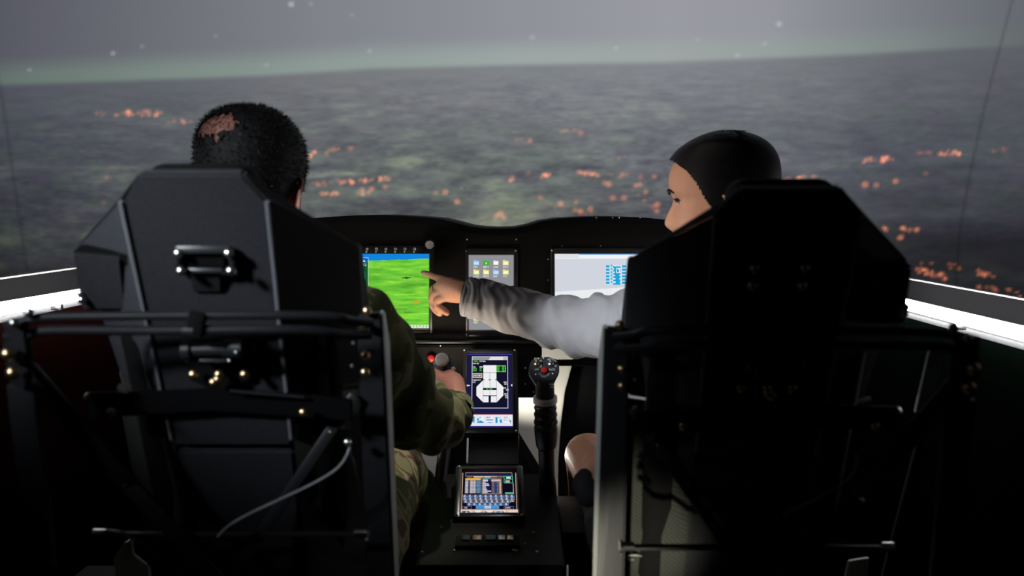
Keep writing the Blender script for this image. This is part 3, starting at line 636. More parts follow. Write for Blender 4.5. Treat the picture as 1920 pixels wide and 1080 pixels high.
display('fuel_display', 'lower middle display with a white fuel tank diagram on navy', 875, 664, 961, 803, 2.15, 2.06, pic_fuel(), (0.008, 0.010, 0.012, 0.014), 0.03)
display('keyboard_display', 'lowest display on the pedestal with an on screen keyboard and message list', 864, 886, 971, 968, 1.80, 1.69, pic_keyboard(), (0.012, 0.012, 0.012, 0.010), 0.03)

# ================================================================== PEDESTAL
def pedestal():
    t = thing('centre_pedestal', 'black centre pedestal carrying the keyboard display between the seats', 'console', (CX, 1.7, 0))
    def YZ(px, py, Y): p = P(px, py, Y); return (p.y, p.z)
    # neck under the fuel display
    a, b, c, d = YZ(920, 822, 2.08), YZ(920, 870, 1.92), (2.2, 0.45), (2.2, 0.80)
    xl, xr = P(878, 850, 2.0).x, P(973, 850, 2.0).x
    mk('neck', prismx([a, b, (1.92, 0.45), c, d], xl, xr, 0.003), 'panel_black', t)
    mk('neck_edge', between(P(877, 822, 2.0), P(876, 868, 1.9), 0.004, 0.004), 'rail_grey', t)
    # main body
    x0, x1 = -0.150, 0.082
    top = [(1.50, 0.600), (1.66, 0.606), (1.70, 0.612), (1.86, 0.645), (1.86, 0.0), (1.50, 0.0)]
    mk('body', prismx(top, x0, x1, 0.004), 'panel_black', t)
    mk('gusset', plate([P(973, 812, 1.98), P(1017, 884, 1.90), P(1017, 960, 1.84), P(973, 960, 1.84)], 0.006, (0, 1, 0)), 'matte_black', t)
    mk('side_box', box((0.115, 1.78, 0.55), (0.06, 0.22, 0.09), 0.004), 'panel_black', t)
    # open slot with circuit cards
    c0 = P(915, 1008, 1.585)
    mk('card_slot', box((c0.x, 1.585, 0.604), (0.105, 0.05, 0.012), 0.002), 'matte_black', t)
    for k, (dx, wd, m) in enumerate(((-0.036, 0.012, 'black_plastic'), (-0.018, 0.014, 'brass'), (0.004, 0.016, 'circuit'), (0.022, 0.011, 'steel'), (0.036, 0.010, 'brass'))):
        mk('card', box((c0.x + dx, 1.592, 0.611), (wd, 0.022, 0.004), 0.0006), m, t)
    for x, y in ((821, 950), (796, 1027), (1001, 968), (1006, 1026), (964, 997), (966, 1010), (984, 1003), (962, 1022), (968, 1023), (854, 1023)):
        p = P(x, y, 1.62); p.z = 0.608; p = Vector(((x - 960) * 1.62 / FPX, 1.66 - (y - 950) * 0.0016, 0.607)); inst('screw', B_SMALL, p, t)
    mk('kick_trim', between((0.086, 1.5, 0.0), (0.086, 1.5, 0.6), 0.003, 0.003), 'rail_grey', t)
pedestal()

# ================================================================== COLLECTIVE LEVER
def collective():
    base = P(1027, 965, 1.80)
    t = thing('collective_lever', 'black lever with ribbed grip and a switch head with red starter button', 'lever', base)
    top = P(1022, 735, 1.74)
    ax = (top - base).normalized()
    pt = lambda py: base + (top - base) * ((965 - py) / 230.0)
    mk('shaft', pipe([base - ax * 0.1, pt(826)], 0.0145, 16), 'rubber', t)
    mk('grip_sleeve', loft([tuple(pt(838)) + (0.0155,), tuple(pt(832)) + (0.0185,), tuple(pt(815)) + (0.0205,), tuple(pt(800)) + (0.021,)], 18, 4, cap='flat'), 'rubber', t)
    L = (pt(752) - pt(802)).length
    def ribs(tt, an, c): return 0.0012 * math.cos(2 * math.pi * tt * 6.0 + 0.9 * math.sin(an * 1.0)) * (0.5 + 0.5 * math.cos(6 * an))
    mk('grip', loft([tuple(pt(804)) + (0.0195,), tuple(pt(795)) + (0.0205,), tuple(pt(775)) + (0.020,), tuple(pt(758)) + (0.019,), tuple(pt(752)) + (0.0185,)], 48, 12, disp=ribs, cap='flat'), 'rubber', t)
    for k in range(5):
        for s in (-0.55, 0.0, 0.55):
            c = pt(760 + k * 9.5); a = s; d = Vector((math.sin(a), -math.cos(a), 0.1))
            mk('grip_rib', box(c + d * 0.0195, (0.007, 0.004, 0.0032), 0.0014, Matrix.Rotation(a, 3, 'Z') @ Matrix.Rotation(0.35 if s else 0, 3, 'Y')), 'rubber', t)
    mk('throttle_ring', lathe([(0.0195, -0.006), (0.0215, -0.005), (0.0215, 0.004), (0.0195, 0.0055)], pt(748), ax, 28), 'grey_knob', t, label='pale printed ring')
    mk('neck', loft([tuple(pt(746)) + (0.0165,), tuple(pt(728)) + (0.0165,), tuple(pt(712)) + (0.0155,)], 18, 3, cap='flat'), 'rubber', t)
    mk('index_mark', box(pt(733) + Vector((-0.004, -0.0166, 0)), (0.0015, 0.001, 0.006)), 'red_knob', t)
    # switch head: hexagonal-ish box facing the pilot
    C = P(1020, 693, 1.735); n = Vector((0, -0.96, 0.28)).normalized(); ex = Vector((1, 0, 0)); up = n.cross(ex).normalized(); B = (C, ex, up, n); m = 1.735 / FPX
    out = [(-28, 6), (-25, 17), (-12, 23), (8, 24), (24, 20), (29, 8), (29, -6), (17, -28), (-15, -28), (-29, -6)]
    V = [C + ex * x * m + up * y * m * 1.02 for x, y in out]
    g = bevgeo(plate(V, 0.034, -n), 0.002)
    hd = mk('switch_head', g, 'black_plastic', t)
    for x, y in ((-14, 11), (13, 11)):
        p = C + ex * x * m + up * y * m
        mk('toggle_switch', [lathe([(0.0052, 0), (0.0052, 0.002), (0.004, 0.0032), (0.002, 0.0036), (0.0026, 0.013), (0.0001, 0.0138)], p, (n + up * 0.35), 12)], 'brass' if x < 0 else 'steel', hd)
    mk('starter_button', lathe([(0.0058, 0), (0.0058, 0.004), (0.0045, 0.006), (0.0001, 0.0065)], C + ex * 0.5 * m - up * 1.5 * m, n, 18), 'red_knob', hd, label='round red button')
    for x, y in ((-15, -9), (17, -8), (0, 22), (-13, 19)): inst('screw', B_SMALL, C + ex * x * m + up * y * m, hd)
    tx = [('OFF', -14, 0, 0), ('HOIST', 14, 19, 0), ('BACK', 15, 0, 0), ('DOME', -6, 11, 1.57), ('SLEW', 22, 11, 1.57), ('DIM', -14, 20.5, 0)]
    g = [text_geo(s, 0.0046, B, x * m, y * m, 0.0006, r_) for s, x, y, r_ in tx]
    for k, ch in enumerate('STARTER'):
        a = -1.5708 + (k - 3) * 0.33; rr = 12.5; g.append(text_geo(ch, 0.0046, B, (0.5 + rr * math.cos(a) * 0.9) * m, (-1 + rr * math.sin(a)) * m, 0.0006, a + 1.5708))
    mk('lettering', g, 'white_print', hd, smooth=False)
    Bn = (pt(722) + Vector((0.008, -0.0168, 0)), Vector((1, 0, 0)), ax, Vector((0, -1, 0)))
    mk('lettering', [text_geo('HUD', 0.004, Bn, 0.004, 0.004), text_geo('SEL', 0.004, Bn, 0.004, -0.001)], 'white_print', t, smooth=False)
collective()

# ================================================================== CYCLIC STICK
CY = P(831, 690, 1.90)
def cyclic():
    base = Vector((CY.x - 0.02, 1.86, 0.12))
    t = thing('cyclic_stick', 'control stick in the gloved-free fist with a pale round top button and teal switch', 'stick', base)
    t['label'] = 'control stick held in the fist with pale round top button and teal switch'
    mk('column', pipe([base, (CY.x - 0.02, 1.80, 0.45), CY + Vector((0.012, -0.02, -0.08)), CY + Vector((0.008, -0.01, -0.03))], 0.012, 12), 'rubber', t)
    mk('grip', loft([tuple(CY + Vector((0.014, -0.018, -0.085))) + (0.016,), tuple(CY + Vector((0.008, -0.012, -0.04))) + (0.018,), tuple(CY + Vector((0.0, 0.0, 0.0))) + (0.020,), tuple(CY + Vector((0, 0.0, 0.012))) + (0.018,)], 16, 4), 'black_plastic', t)
    mk('top_button', lathe([(0.0130, 0), (0.0130, 0.01), (0.0105, 0.0135), (0.004, 0.0145), (0.0001, 0.0135)], P(829, 676, 1.89), (0, -0.9, 0.35), 20), 'grey_knob', t, label='pale round button')
    mk('switch', box(P(843, 684, 1.89), (0.006, 0.008, 0.016), 0.002, Matrix.Rotation(0.25, 3, 'Y')), 'blue_knob', t, label='teal rocker switch')
    mk('trim_button', lathe([(0.004, 0), (0.004, 0.006), (0.0001, 0.007)], P(849, 692, 1.88), (0.3, -0.9, 0.3), 12), 'grey_knob', t)
    k = thing('red_knob', 'small red knob left of the stick under the green terrain display', 'knob', P(809, 674, 2.19))
    mk('cap', lathe([(0.009, 0), (0.010, 0.008), (0.007, 0.014), (0.0001, 0.015)], P(809, 672, 2.195), (0, -1, 0.1), 16), 'red_knob', k)
    mk('stem', lathe([(0.004, 0), (0.004, 0.012)], P(809, 672, 2.2), (0, -1, 0.1), 10), 'steel', k)
cyclic()

# ================================================================== SEATS
def seat(sg, dz, label):
    scx = -0.341
    def X(p):   # mirror about the cockpit centre line
        p = Vector(p); return Vector((p.x if sg < 0 else 2 * CX - p.x, p.y, p.z + dz))
    def g_(g): return ([X(v) for v in g[0]], g[1])
    def L(px, py, Y): return P(px, py, Y)
    t = thing('pilot_seat', label, 'seat', X((scx, 1.35, 0.0)), 'armoured pilot seats')
    def part(name, geo, m, par=None, label=None, smooth=True):
        if isinstance(geo, tuple): geo = [geo]
        return mk(name, [g_(g) for g in geo], m, par or t, smooth, label)
    def bolt(me, p, par=None, name='bolt'): inst(name, me, X(p), par or t)
    by = lambda z: 1.06 + (1.186 - z) * 0.42           # rear face of the back, reclined
    hw = lambda z: 0.078 - (1.16 - z) * 0.02
    # ---- centre back panel
    zs = [1.186, 1.158, 1.09, 1.0, 0.9, 0.86]
    left = [Vector((scx - (0.055 if i == 0 else hw(z)), by(z), z)) for i, z in enumerate(zs)]
    right = [Vector((2 * scx - p.x, p.y, p.z)) for p in left]
    part('back_panel', bevgeo(plate(right + left[::-1], 0.018, (0, 1, 0.35)), 0.003), 'shell_black')
    zl = [0.852, 0.7, 0.50]
    left2 = [Vector((scx - hw(z), by(z) + 0.004, z)) for z in zl]; right2 = [Vector((2 * scx - p.x, p.y, p.z)) for p in left2]
    part('lower_back_panel', bevgeo(plate(right2 + left2[::-1], 0.016, (0, 1, 0.35)), 0.003), 'shell_black')
    for s in (-1, 1):
        part('edge_highlight', pipe([Vector((scx + s * (hw(z) + 0.0005), by(z) - 0.001, z)) for z in (1.157, 1.09, 1.03, 0.96, 0.87)], 0.0026, 8, 3), 'highlight_grey')  # grey tube standing in for the light line along the panel edge
    # ---- wings, swept forward on both sides
    for s in (-1, 1):
        q = lambda dx, y, z: Vector((scx + s * dx, y, z))
        a, b, c, d, e = q(0.056, by(1.185) + 0.002, 1.185), q(0.079, by(1.158), 1.158), q(hw(1.0) + 0.001, by(1.0), 1.0), q(hw(0.93) + 0.001, by(0.93), 0.93), q(0.163, 1.155, 1.106)
        f, g2 = q(0.158, 1.215, 1.0), q(0.150, 1.245, 0.93)
        if s < 0: part('side_wing', [bevgeo(plate([a, b, e], 0.012, (0.1 * -s, 1, 0)), 0.0015), bevgeo(plate([b, c, d, g2, f, e], 0.014, (0.2 * -s, 1, 0)), 0.002)], 'shell_black')
        else: part('side_wing', [bevgeo(plate([a, b, e], 0.012, (0.1 * -s, 1, 0)), 0.0015), bevgeo(plate([b, c, d, g2, f, e], 0.014, (0.2 * -s, 1, 0)), 0.002)], 'shell_black')
        # return of the wing towards the sitter
        part('wing_return', bevgeo(plate([e, f, g2, g2 + Vector((s * -0.006, 0.10, 0)), f + Vector((s * -0.006, 0.12, 0.0)), e + Vector((s * -0.012, 0.10, 0.0))], 0.010, (-s, 0, 0)), 0.002), 'shell_black')
    for s in (-1, 1):
        q = lambda dx, y, z: Vector((scx + s * dx, y, z))
        part('lower_wing', bevgeo(plate([q(hw(0.925), by(0.925) + 0.006, 0.925), q(0.162, 1.25, 0.925), q(0.155, 1.30, 0.74), q(0.15, 1.37, 0.50), q(hw(0.5), by(0.5) + 0.006, 0.5), q(hw(0.74), by(0.74) + 0.006, 0.74)], 0.012, (0, 1, 0.2)), 0.002), 'mesh_cloth')
    # plate on the outer wing
    pl = [L(134, 474, 1.115), L(226, 482, 1.10), L(238, 582, 1.15), L(152, 582, 1.165)]
    part('wing_plate', bevgeo(plate(pl, 0.02, (0, 1, 0.1)), 0.003), 'shell_black')
    part('wing_plate_gap', bevgeo(plate([L(150, 460, 1.118), L(236, 478, 1.10), L(262, 585, 1.15), L(226, 482, 1.108), L(134, 474, 1.122)], 0.012, (0, 1, 0.1)), 0.001), 'matte_black')
    bolt(B_STEEL, L(152, 550, 1.15)); bolt(B_STEEL, L(154, 562, 1.15))
    # ---- headrest
    part('headrest', box((scx - 0.004, 1.125, 1.150), (0.118, 0.07, 0.098), 0.02, seg=4), 'matte_black')
    part('cushion', box((scx, 1.262, 0.84), (0.26, 0.06, 0.40), 0.03, Matrix.Rotation(0.39, 3, 'X'), seg=3), 'matte_black')
    part('seat_pan', box((scx, 1.56, 0.44), (0.40, 0.44, 0.10), 0.02), 'matte_black')
    part('seat_cushion', box((scx, 1.58, 0.505), (0.37, 0.42, 0.05), 0.02, seg=3), 'mesh_cloth')
    part('pedestal_base', box((scx, 1.52, 0.20), (0.26, 0.36, 0.40), 0.01), 'matte_black')
    # ---- strap guide plate with four bolts
    Y1 = 1.085
    fr = [L(331, 468, Y1), L(434, 468, Y1), L(438, 514, Y1 + 0.012), L(336, 514, Y1 + 0.012)]
    cen = sum(fr, Vector()) / 4
    gd = part('strap_guide', [between(fr[0], fr[1], 0.008, 0.009), between(fr[1], fr[2], 0.006, 0.012), between(fr[3], fr[0], 0.006, 0.012), between(L(352, 507, 1.09), L(420, 507, 1.09), 0.008, 0.006)], 'frame_black')
    part('guide_slot', bevgeo(plate([L(350, 478, Y1 + 0.004), L(420, 478, Y1 + 0.004), L(420, 500, Y1 + 0.01), L(352, 500, Y1 + 0.01)], 0.004, (0, 1, 0)), 0.0005), 'matte_black', gd)
    part('strap', bevgeo(plate([L(356, 502, Y1 + 0.004), L(412, 502, Y1 + 0.004), L(414, 548, Y1 + 0.025), L(362, 548, Y1 + 0.025)], 0.004, (0, 1, 0)), 0.001), 'frame_black', gd)
    for x, y in ((335, 475), (429, 475), (340, 508), (433, 508)): bolt(B_STEEL, L(x, y, Y1 - 0.004), gd)
    # ---- two horizontal tubes bending down to the outer bracket
    Yt = 1.08
    part('cross_tube', pipe([L(8, 612, 1.06), L(55, 600, 1.065), L(110, 594, 1.07), L(300, 592, Yt), L(500, 591, Yt + 0.01), L(620, 593, 1.11), L(660, 602, 1.13), L(696, 606, 1.15)], 0.0052, 10, 6), 'frame_black')
    part('cross_tube', pipe([L(8, 631, 1.055), L(50, 629, 1.06), L(95, 620, 1.065), L(300, 620, Yt), L(500, 618, Yt + 0.01), L(590, 620, 1.105), L(640, 627, 1.125), L(694, 628, 1.15)], 0.0056, 10, 6), 'frame_black')
    part('tube_clamp', lathe([(0.0072, -0.006), (0.0072, 0.006)], L(355, 620, Yt), (1, 0, 0), 12), 'frame_black')
    part('tube_clamp', [between(L(372, 585, Yt), L(364, 632, Yt), 0.012, 0.018)], 'matte_black')
    bolt(B_SMALL, L(201, 620, Yt - 0.006))
    # ---- inertia reel
    part('inertia_reel', lathe([(0.0001, -0.034), (0.010, -0.034), (0.012, -0.032), (0.012, -0.024), (0.008, -0.022), (0.008, 0.012), (0.011, 0.013), (0.011, 0.034), (0.0001, 0.034)], L(398, 655, 1.112), (1, 0, 0.03), 16), 'frame_black')
    part('reel_bar', between(L(352, 676, 1.115), L(428, 676, 1.115), 0.006, 0.004), 'frame_black')
    for x in (351, 430): bolt(B_SMALL, L(x, 676, 1.11))
    bolt(B_SMALL, L(443, 661, 1.10))
    br = part('reel_bracket', bevgeo(plate([L(345, 640, 1.135), L(462, 640, 1.135), L(470, 712, 1.15), L(404, 735, 1.155), L(355, 712, 1.15)], 0.006, (0, 1, 0)), 0.001), 'matte_black')
    for x, y in ((363, 702), (411, 702), (459, 702), (401, 717), (409, 711)): bolt(B_BRASS, L(x, y, 1.135), br)
    # ---- outer bracket and legs
    ob = part('outer_bracket', bevgeo(plate([L(2, 604, 1.05), L(46, 604, 1.05), L(58, 690, 1.06), L(48, 735, 1.06), L(14, 720, 1.06), L(2, 660, 1.05)], 0.012, (0, 1, 0)), 0.003), 'frame_black')
    for x, y in ((16, 664), (25, 699)): bolt(B_BIG, L(x, y, 1.045), ob)
    bolt(B_STEEL, L(27, 606, 1.045), ob); bolt(B_STEEL, L(55, 586, 1.06), ob)
    part('outer_leg', between(L(42, 720, 1.075), L(92, 1180, 1.14), 0.03, 0.014, up=(0, 1, 0)), 'frame_black')
    part('diagonal_strut', between(L(32, 672, 1.08), L(240, 905, 1.16), 0.022, 0.008, up=(0, 1, 0)), 'frame_black')
    part('diagonal_strut', between(L(240, 905, 1.165), L(420, 1100, 1.20), 0.020, 0.008, up=(0, 1, 0)), 'frame_black')
    part('diagonal_strut', between(L(666, 740, 1.2), L(440, 1075, 1.22), 0.014, 0.008, up=(0, 1, 0)), 'frame_black')
    # ---- inner rail: dark column and pale polished edge facing the aisle
    part('inner_column', bevgeo(plate([L(668, 590, 1.175), L(716, 586, 1.175), L(742, 1150, 1.30), L(690, 1150, 1.30)], 0.018, (0, 1, 0)), 0.003), 'frame_black')
    part('inner_rail', bevgeo(plate([L(713, 588, 1.178), L(722, 582, 1.20), L(732, 640, 1.215), L(738, 790, 1.24), L(752, 1160, 1.33), L(742, 1160, 1.305), L(722, 780, 1.222), L(712, 660, 1.195)], 0.006, (-1, 0.6, 0)), 0.0015), 'rail_grey', label='pale polished rail edge')
    for x, y in ((684, 666), (684, 698), (688, 583), (684, 611)): bolt(B_BRASS, L(x, y, 1.17))
    for x, y in ((662, 643), (660, 686)): bolt(B_SMALL, L(x, y, 1.17))
    # ---- lower cross bar, label plate, bottom tube
    part('cross_bar', [bevgeo(plate([L(165, 738, 1.15), L(400, 728, 1.15), L(600, 742, 1.15), L(660, 748, 1.16), L(660, 790, 1.17), L(400, 772, 1.16), L(165, 785, 1.16)], 0.006, (0, 1, 0)), 0.002)], 'matte_black')
    part('thin_rod', pipe([L(430, 733, 1.14), L(570, 745, 1.15)], 0.0018, 8), 'frame_black')  # rod shaped as the highlight line along the cross bar
    part('thin_rod', pipe([L(165, 738, 1.14), L(240, 736, 1.14)], 0.0016, 8), 'frame_black'); part('rod_end', between(L(158, 748, 1.138), L(166, 737, 1.138), 0.004, 0.004), 'steel')
    for x, y in ((209, 773), (569, 773)): bolt(B_BRASS, L(x, y, 1.15))
    part('bottom_tube', pipe([L(185, 1004, 1.19), L(420, 1002, 1.2), L(690, 1002, 1.22)], 0.0042, 8), 'frame_black')
    part('tube_fitting', lathe([(0.0045, -0.010), (0.0045, 0.004), (0.007, 0.005), (0.007, 0.008)], L(680, 998, 1.21), (1, 0, 0), 10), 'steel')
    bolt(B_SMALL, L(688, 1012, 1.205)); bolt(B_SMALL, L(655, 829, 1.19)); bolt(B_STEEL, L(652, 829, 1.195)); bolt(B_SMALL, L(619, 810, 1.19))
    part('tube_fitting', lathe([(0.004, -0.012), (0.004, 0.002)], L(194, 998, 1.185), (1, 0, 0), 10), 'steel')
    if sg < 0:
        lb = part('label_plate', bevgeo(plate([L(634, 778, 1.205), L(657, 777, 1.205), L(655, 807, 1.215), L(622, 803, 1.215)], 0.002, (0, 1, 0)), 0.0004), 'white_print', label='small white printed label')
        part('print_line', [between(L(636, 784, 1.204), L(654, 783, 1.204), 0.0016, 0.0008), between(L(632, 796, 1.206), L(654, 795, 1.206), 0.0022, 0.0008)], 'black_plastic', lb)
    else:
        mk('outer_brace', [bevgeo(plate([P(1745, 650, 1.26), P(1776, 650, 1.26), P(1742, 768, 1.28), P(1716, 774, 1.28)], 0.006, (0, 1, 0)), 0.001)], 'rail_grey', t)  # upper stretch of the strut, its lit look put into pale grey
        mk('outer_brace', [bevgeo(plate([P(1722, 820, 1.29), P(1738, 832, 1.29), P(1690, 1090, 1.33), P(1652, 1090, 1.33)], 0.006, (0, 1, 0)), 0.001)], 'frame_black', t)  # same strut lower down, its dim look put into black
        mk('adjust_knob', loft([tuple(P(1104, 930, 1.46)) + (0.018,), tuple(P(1094, 905, 1.47)) + (0.017,), tuple(P(1096, 892, 1.48)) + (0.012,)], 14, 4), 'matte_black', t)
    return t
seat(-1, 0.0, 'left pilot seat with grey-lit woven back, sat in by the camouflage wearer')
seat(1, -0.0165, 'right pilot seat in black shadow, sat in by the person in a blazer')

# ================================================================== CABLES AND SMALL THINGS
tag(mk('cable', pipe([P(656, 838, 1.185), P(648, 858, 1.18), P(630, 880, 1.175), P(590, 905, 1.17), P(530, 934, 1.17), P(470, 962, 1.17), P(430, 985, 1.17), P(408, 1006, 1.18)], 0.0016, 8, 6), 'cable_grey'), 'thin grey cable sagging across the back of the left seat frame', 'cable')
tag(mk('cable', pipe([P(656, 840, 1.185), P(662, 866, 1.185), P(672, 910, 1.19), P(684, 960, 1.2), P(690, 996, 1.205)], 0.0015, 8, 6), 'rubber'), 'short black cable dropping beside the left seat column', 'cable')
tag(mk('cable', pipe([P(200, 996, 1.17), P(235, 1002, 1.165), P(270, 1025, 1.16), P(320, 1060, 1.16), P(370, 1100, 1.16)], 0.0026, 8, 6), 'frame_black'), 'black cable falling from the lower left of the left seat frame', 'cable')
tag(mk('cable', pipe([P(1152, 1048, 1.30), P(1180, 1040, 1.30), P(1210, 1044, 1.30), P(1245, 1066, 1.31), P(1280, 1092, 1.32)], 0.0022, 8, 6), 'steel'), 'bright wire bending below the left side of the right seat', 'cable')
tag(mk('cable', pipe([P(1606, 852, 1.185), P(1602, 880, 1.18), P(1585, 902, 1.175), P(1540, 930, 1.17), P(1470, 965, 1.17)], 0.0016, 8, 6), 'cable_grey'), 'thin grey cable hanging on the back of the right seat', 'cable')
tag(mk('grab_rod', [pipe([P(1148, 1048, 1.31), P(1216, 1048, 1.31)], 0.0024, 8), lathe([(0.0045, -0.002), (0.0045, 0.003)], P(1148, 1048, 1.31), (1, 0, 0), 10)], 'steel'), 'short bright steel rod at the foot of the right seat', 'rod')
def floor_plate(name, pts, label):
    o = mk(name, bevgeo(plate(pts, 0.006, (0, 1, 0)), 0.001), 'white_paint'); tag(o, label, 'panel')
floor_plate('side_guard', [P(232, 1018, 1.42), P(246, 1012, 1.42), P(250, 1040, 1.42), P(275, 1060, 1.42), P(280, 1120, 1.42), P(222, 1120, 1.42), P(212, 1048, 1.42)], 'pale folded guard plate below the left seat')
floor_plate('side_guard', [P(1592, 1052, 1.42), P(1630, 1046, 1.42), P(1622, 1120, 1.42), P(1576, 1120, 1.42)], 'pale guard plate below the right seat')
ind = thing('indicator_lamp', 'tiny glowing amber indicator low beside the left seat', 'lamp', P(82, 945, 1.3))
mk('lens', lathe([(0.0035, 0), (0.0032, 0.003), (0.0001, 0.0045)], P(82, 944, 1.3), (0, -1, 0.2), 12), 'amber_glow', ind)
mk('collar', lathe([(0.0055, -0.012), (0.0055, 0.001), (0.0036, 0.001)], P(82, 944, 1.3), (0, -1, 0.2), 12), 'black_plastic', ind)
sc_ = thing('side_console', 'black side console low against the left wall', 'console', (-0.80, 1.30, 0.0))
mk('body', box((-0.80, 1.60, 0.20), (0.20, 0.9, 0.40), 0.01), 'matte_black', sc_)
mk('lamp_stalk', between(P(82, 946, 1.31), P(82, 990, 1.31), 0.008, 0.008), 'black_plastic', ind)
tag(mk('hose', pipe([P(-40, 1046, 1.05), P(30, 1052, 1.05), P(70, 1062, 1.06), P(110, 1078, 1.07), P(150, 1110, 1.08)], 0.006, 10, 6), 'maroon_felt'), 'dark red braided hose in the bottom left corner', 'hose')

# ================================================================== PEOPLE
def head_geo(M, hair=0.0, nz=5, seg=72, face=True):
    """stacked head rings: z, front, back, half width; M maps local head space (face +y) to the world"""
    prof = [(-0.116, 0.070, 0.035, 0.012), (-0.112, 0.084, 0.020, 0.026), (-0.100, 0.090, 0.004, 0.040), (-0.086, 0.0885, -0.012, 0.050), (-0.070, 0.090, -0.034, 0.057), (-0.050, 0.090, -0.060, 0.064), (-0.022, 0.0885, -0.080, 0.070),
            (0.0, 0.0865, -0.092, 0.0735), (0.020, 0.0940, -0.098, 0.0755), (0.045, 0.0945, -0.100, 0.0765), (0.068, 0.086, -0.096, 0.074), (0.088, 0.068, -0.083, 0.064), (0.102, 0.044, -0.062, 0.047), (0.111, 0.018, -0.034, 0.026), (0.1145, -0.004, -0.010, 0.004)]
    A = crom(prof, nz); V = []; F = []
    for z, yf, yb, wd in A:
        cy = (yf + yb) / 2; ry = max((yf - yb) / 2, 0.001); wd = max(wd, 0.001)
        for k in range(seg):
            an = 2 * math.pi * k / seg; ca, sa = math.cos(an), math.sin(an); e = 0.88
            x = math.copysign(abs(ca) ** e, ca) * wd; y = cy + math.copysign(abs(sa) ** e, sa) * ry
            p = Vector((x, y, z))
            if face and sa > 0.15:
                nx = math.exp(-(x / (0.0085 + 0.010 * max(0, min(1, (0.012 - z) / 0.06)))) ** 2)
                nose = np.interp(z, [-0.060, -0.051, -0.043, -0.034, 0.0, 0.014], [0, 0.011, 0.022, 0.0225, 0.007, 0])
                p.y += nose * nx
                for sx in (-1, 1): p.y -= 0.011 * math.exp(-(((x - sx * 0.031) / 0.016) ** 2 + ((z + 0.001) / 0.010) ** 2))
                p.y += 0.0055 * math.exp(-((x / 0.02) ** 2 + ((z + 0.070) / 0.005) ** 2)) + 0.006 * math.exp(-((x / 0.017) ** 2 + ((z + 0.081) / 0.005) ** 2))
                p.y += 0.006 * math.exp(-((x / 0.018) ** 2 + ((z + 0.103) / 0.010) ** 2))
            if hair:
                q = p - Vector((0, 0, 0.01)); q.normalize(); p = p + q * hair
            V.append(p)
    m = len(A)
    for i in range(m - 1):
        for k in range(seg): a = i * seg + k; b = i * seg + (k + 1) % seg; F.append((a, b, b + seg, a + seg))
    F.append(tuple(range(seg))); F.append(tuple((m - 1) * seg + k for k in range(seg)))
    return V, F
def tx(M, g): return ([M @ v for v in g[0]], g[1])
def keep(g, fn, thick=0.004, M=None):
    """faces of g whose centre passes fn, given thickness inwards"""
    V, F = g; K = []
    for f in F:
        if len(f) > 4: continue
        c = sum((V[i] for i in f), Vector()) / len(f)
        if fn(c): K.append(f)
    used = sorted({i for f in K for i in f}); mp = {u: i for i, u in enumerate(used)}
    bm = bmesh.new(); vs = [bm.verts.new(V[u]) for u in used]
    for f in K: bm.faces.new([vs[mp[i]] for i in f])
    bmesh.ops.recalc_face_normals(bm, faces=bm.faces)
    bmesh.ops.solidify(bm, geom=list(bm.faces), thickness=thick)
    return frombm(bm)
def ear(s):
    rows = []
    for k in range(13):
        a = -0.9 + k * 2 * math.pi * 0.80 / 12
        rows.append((s * (0.074 + 0.010 * max(0, math.sin(a * 0.7 + 0.6))), -0.012 - 0.014 * math.sin(a), -0.022 + 0.028 * math.cos(a), 0.0042))
    g1 = loft(rows, 8, 2)
    g2 = loft([(s * 0.070, -0.004, -0.045, 0.006, 0.008), (s * 0.075, -0.010, -0.025, 0.005, 0.014), (s * 0.077, -0.014, -0.008, 0.004, 0.013)], 10, 4, ref=(0, 1, 0))
    return [g1, g2]
def strands(g, fn, count, length, dirfn, wid=0.0007, seed=1):
    """thin short hairs standing on the surface g (local head space)"""
    rnd = random.Random(seed); V, F = g; FF = [f for f in F if len(f) == 4]; oV, oF = [], []
    tries = 0
    while len(oF) < count and tries < count * 6:
        tries += 1; f = rnd.choice(FF); a, b, c, d = (V[i] for i in f); u, v = rnd.random(), rnd.random()
        p = (a * (1 - u) + b * u) * (1 - v) + (d * (1 - u) + c * u) * v
        if not fn(p): continue
        n = (b - a).cross(d - a)
        if n.length < 1e-9: continue
        n.normalize()
        if n.dot(p) < 0: n = -n
        t = dirfn(p, n, rnd); s = t.cross(Vector((rnd.random() - .5, rnd.random() - .5, rnd.random() - .5))).normalized() * wid
        l = length * rnd.uniform(0.5, 1.2); i = len(oV); oV += [p - s, p + s, p + t * l]; oF.append((i, i + 1, i + 2))
    return (oV, oF)
def finger(pts, r0, r1):
    n = len(pts); return loft([tuple(p) + (r0 + (r1 - r0) * i / (n - 1),) for i, p in enumerate(pts)], 10, 4)
def cloth_noise(amp, sc, seed=0):
    def f(t, an, c):
        v = Vector((c.x * sc + math.cos(an) * 1.1 + seed, c.y * sc + math.sin(an) * 1.1, c.z * sc))
        return amp * mnoise.noise(v) + amp * 0.5 * mnoise.noise(v * 2.3)
    return f

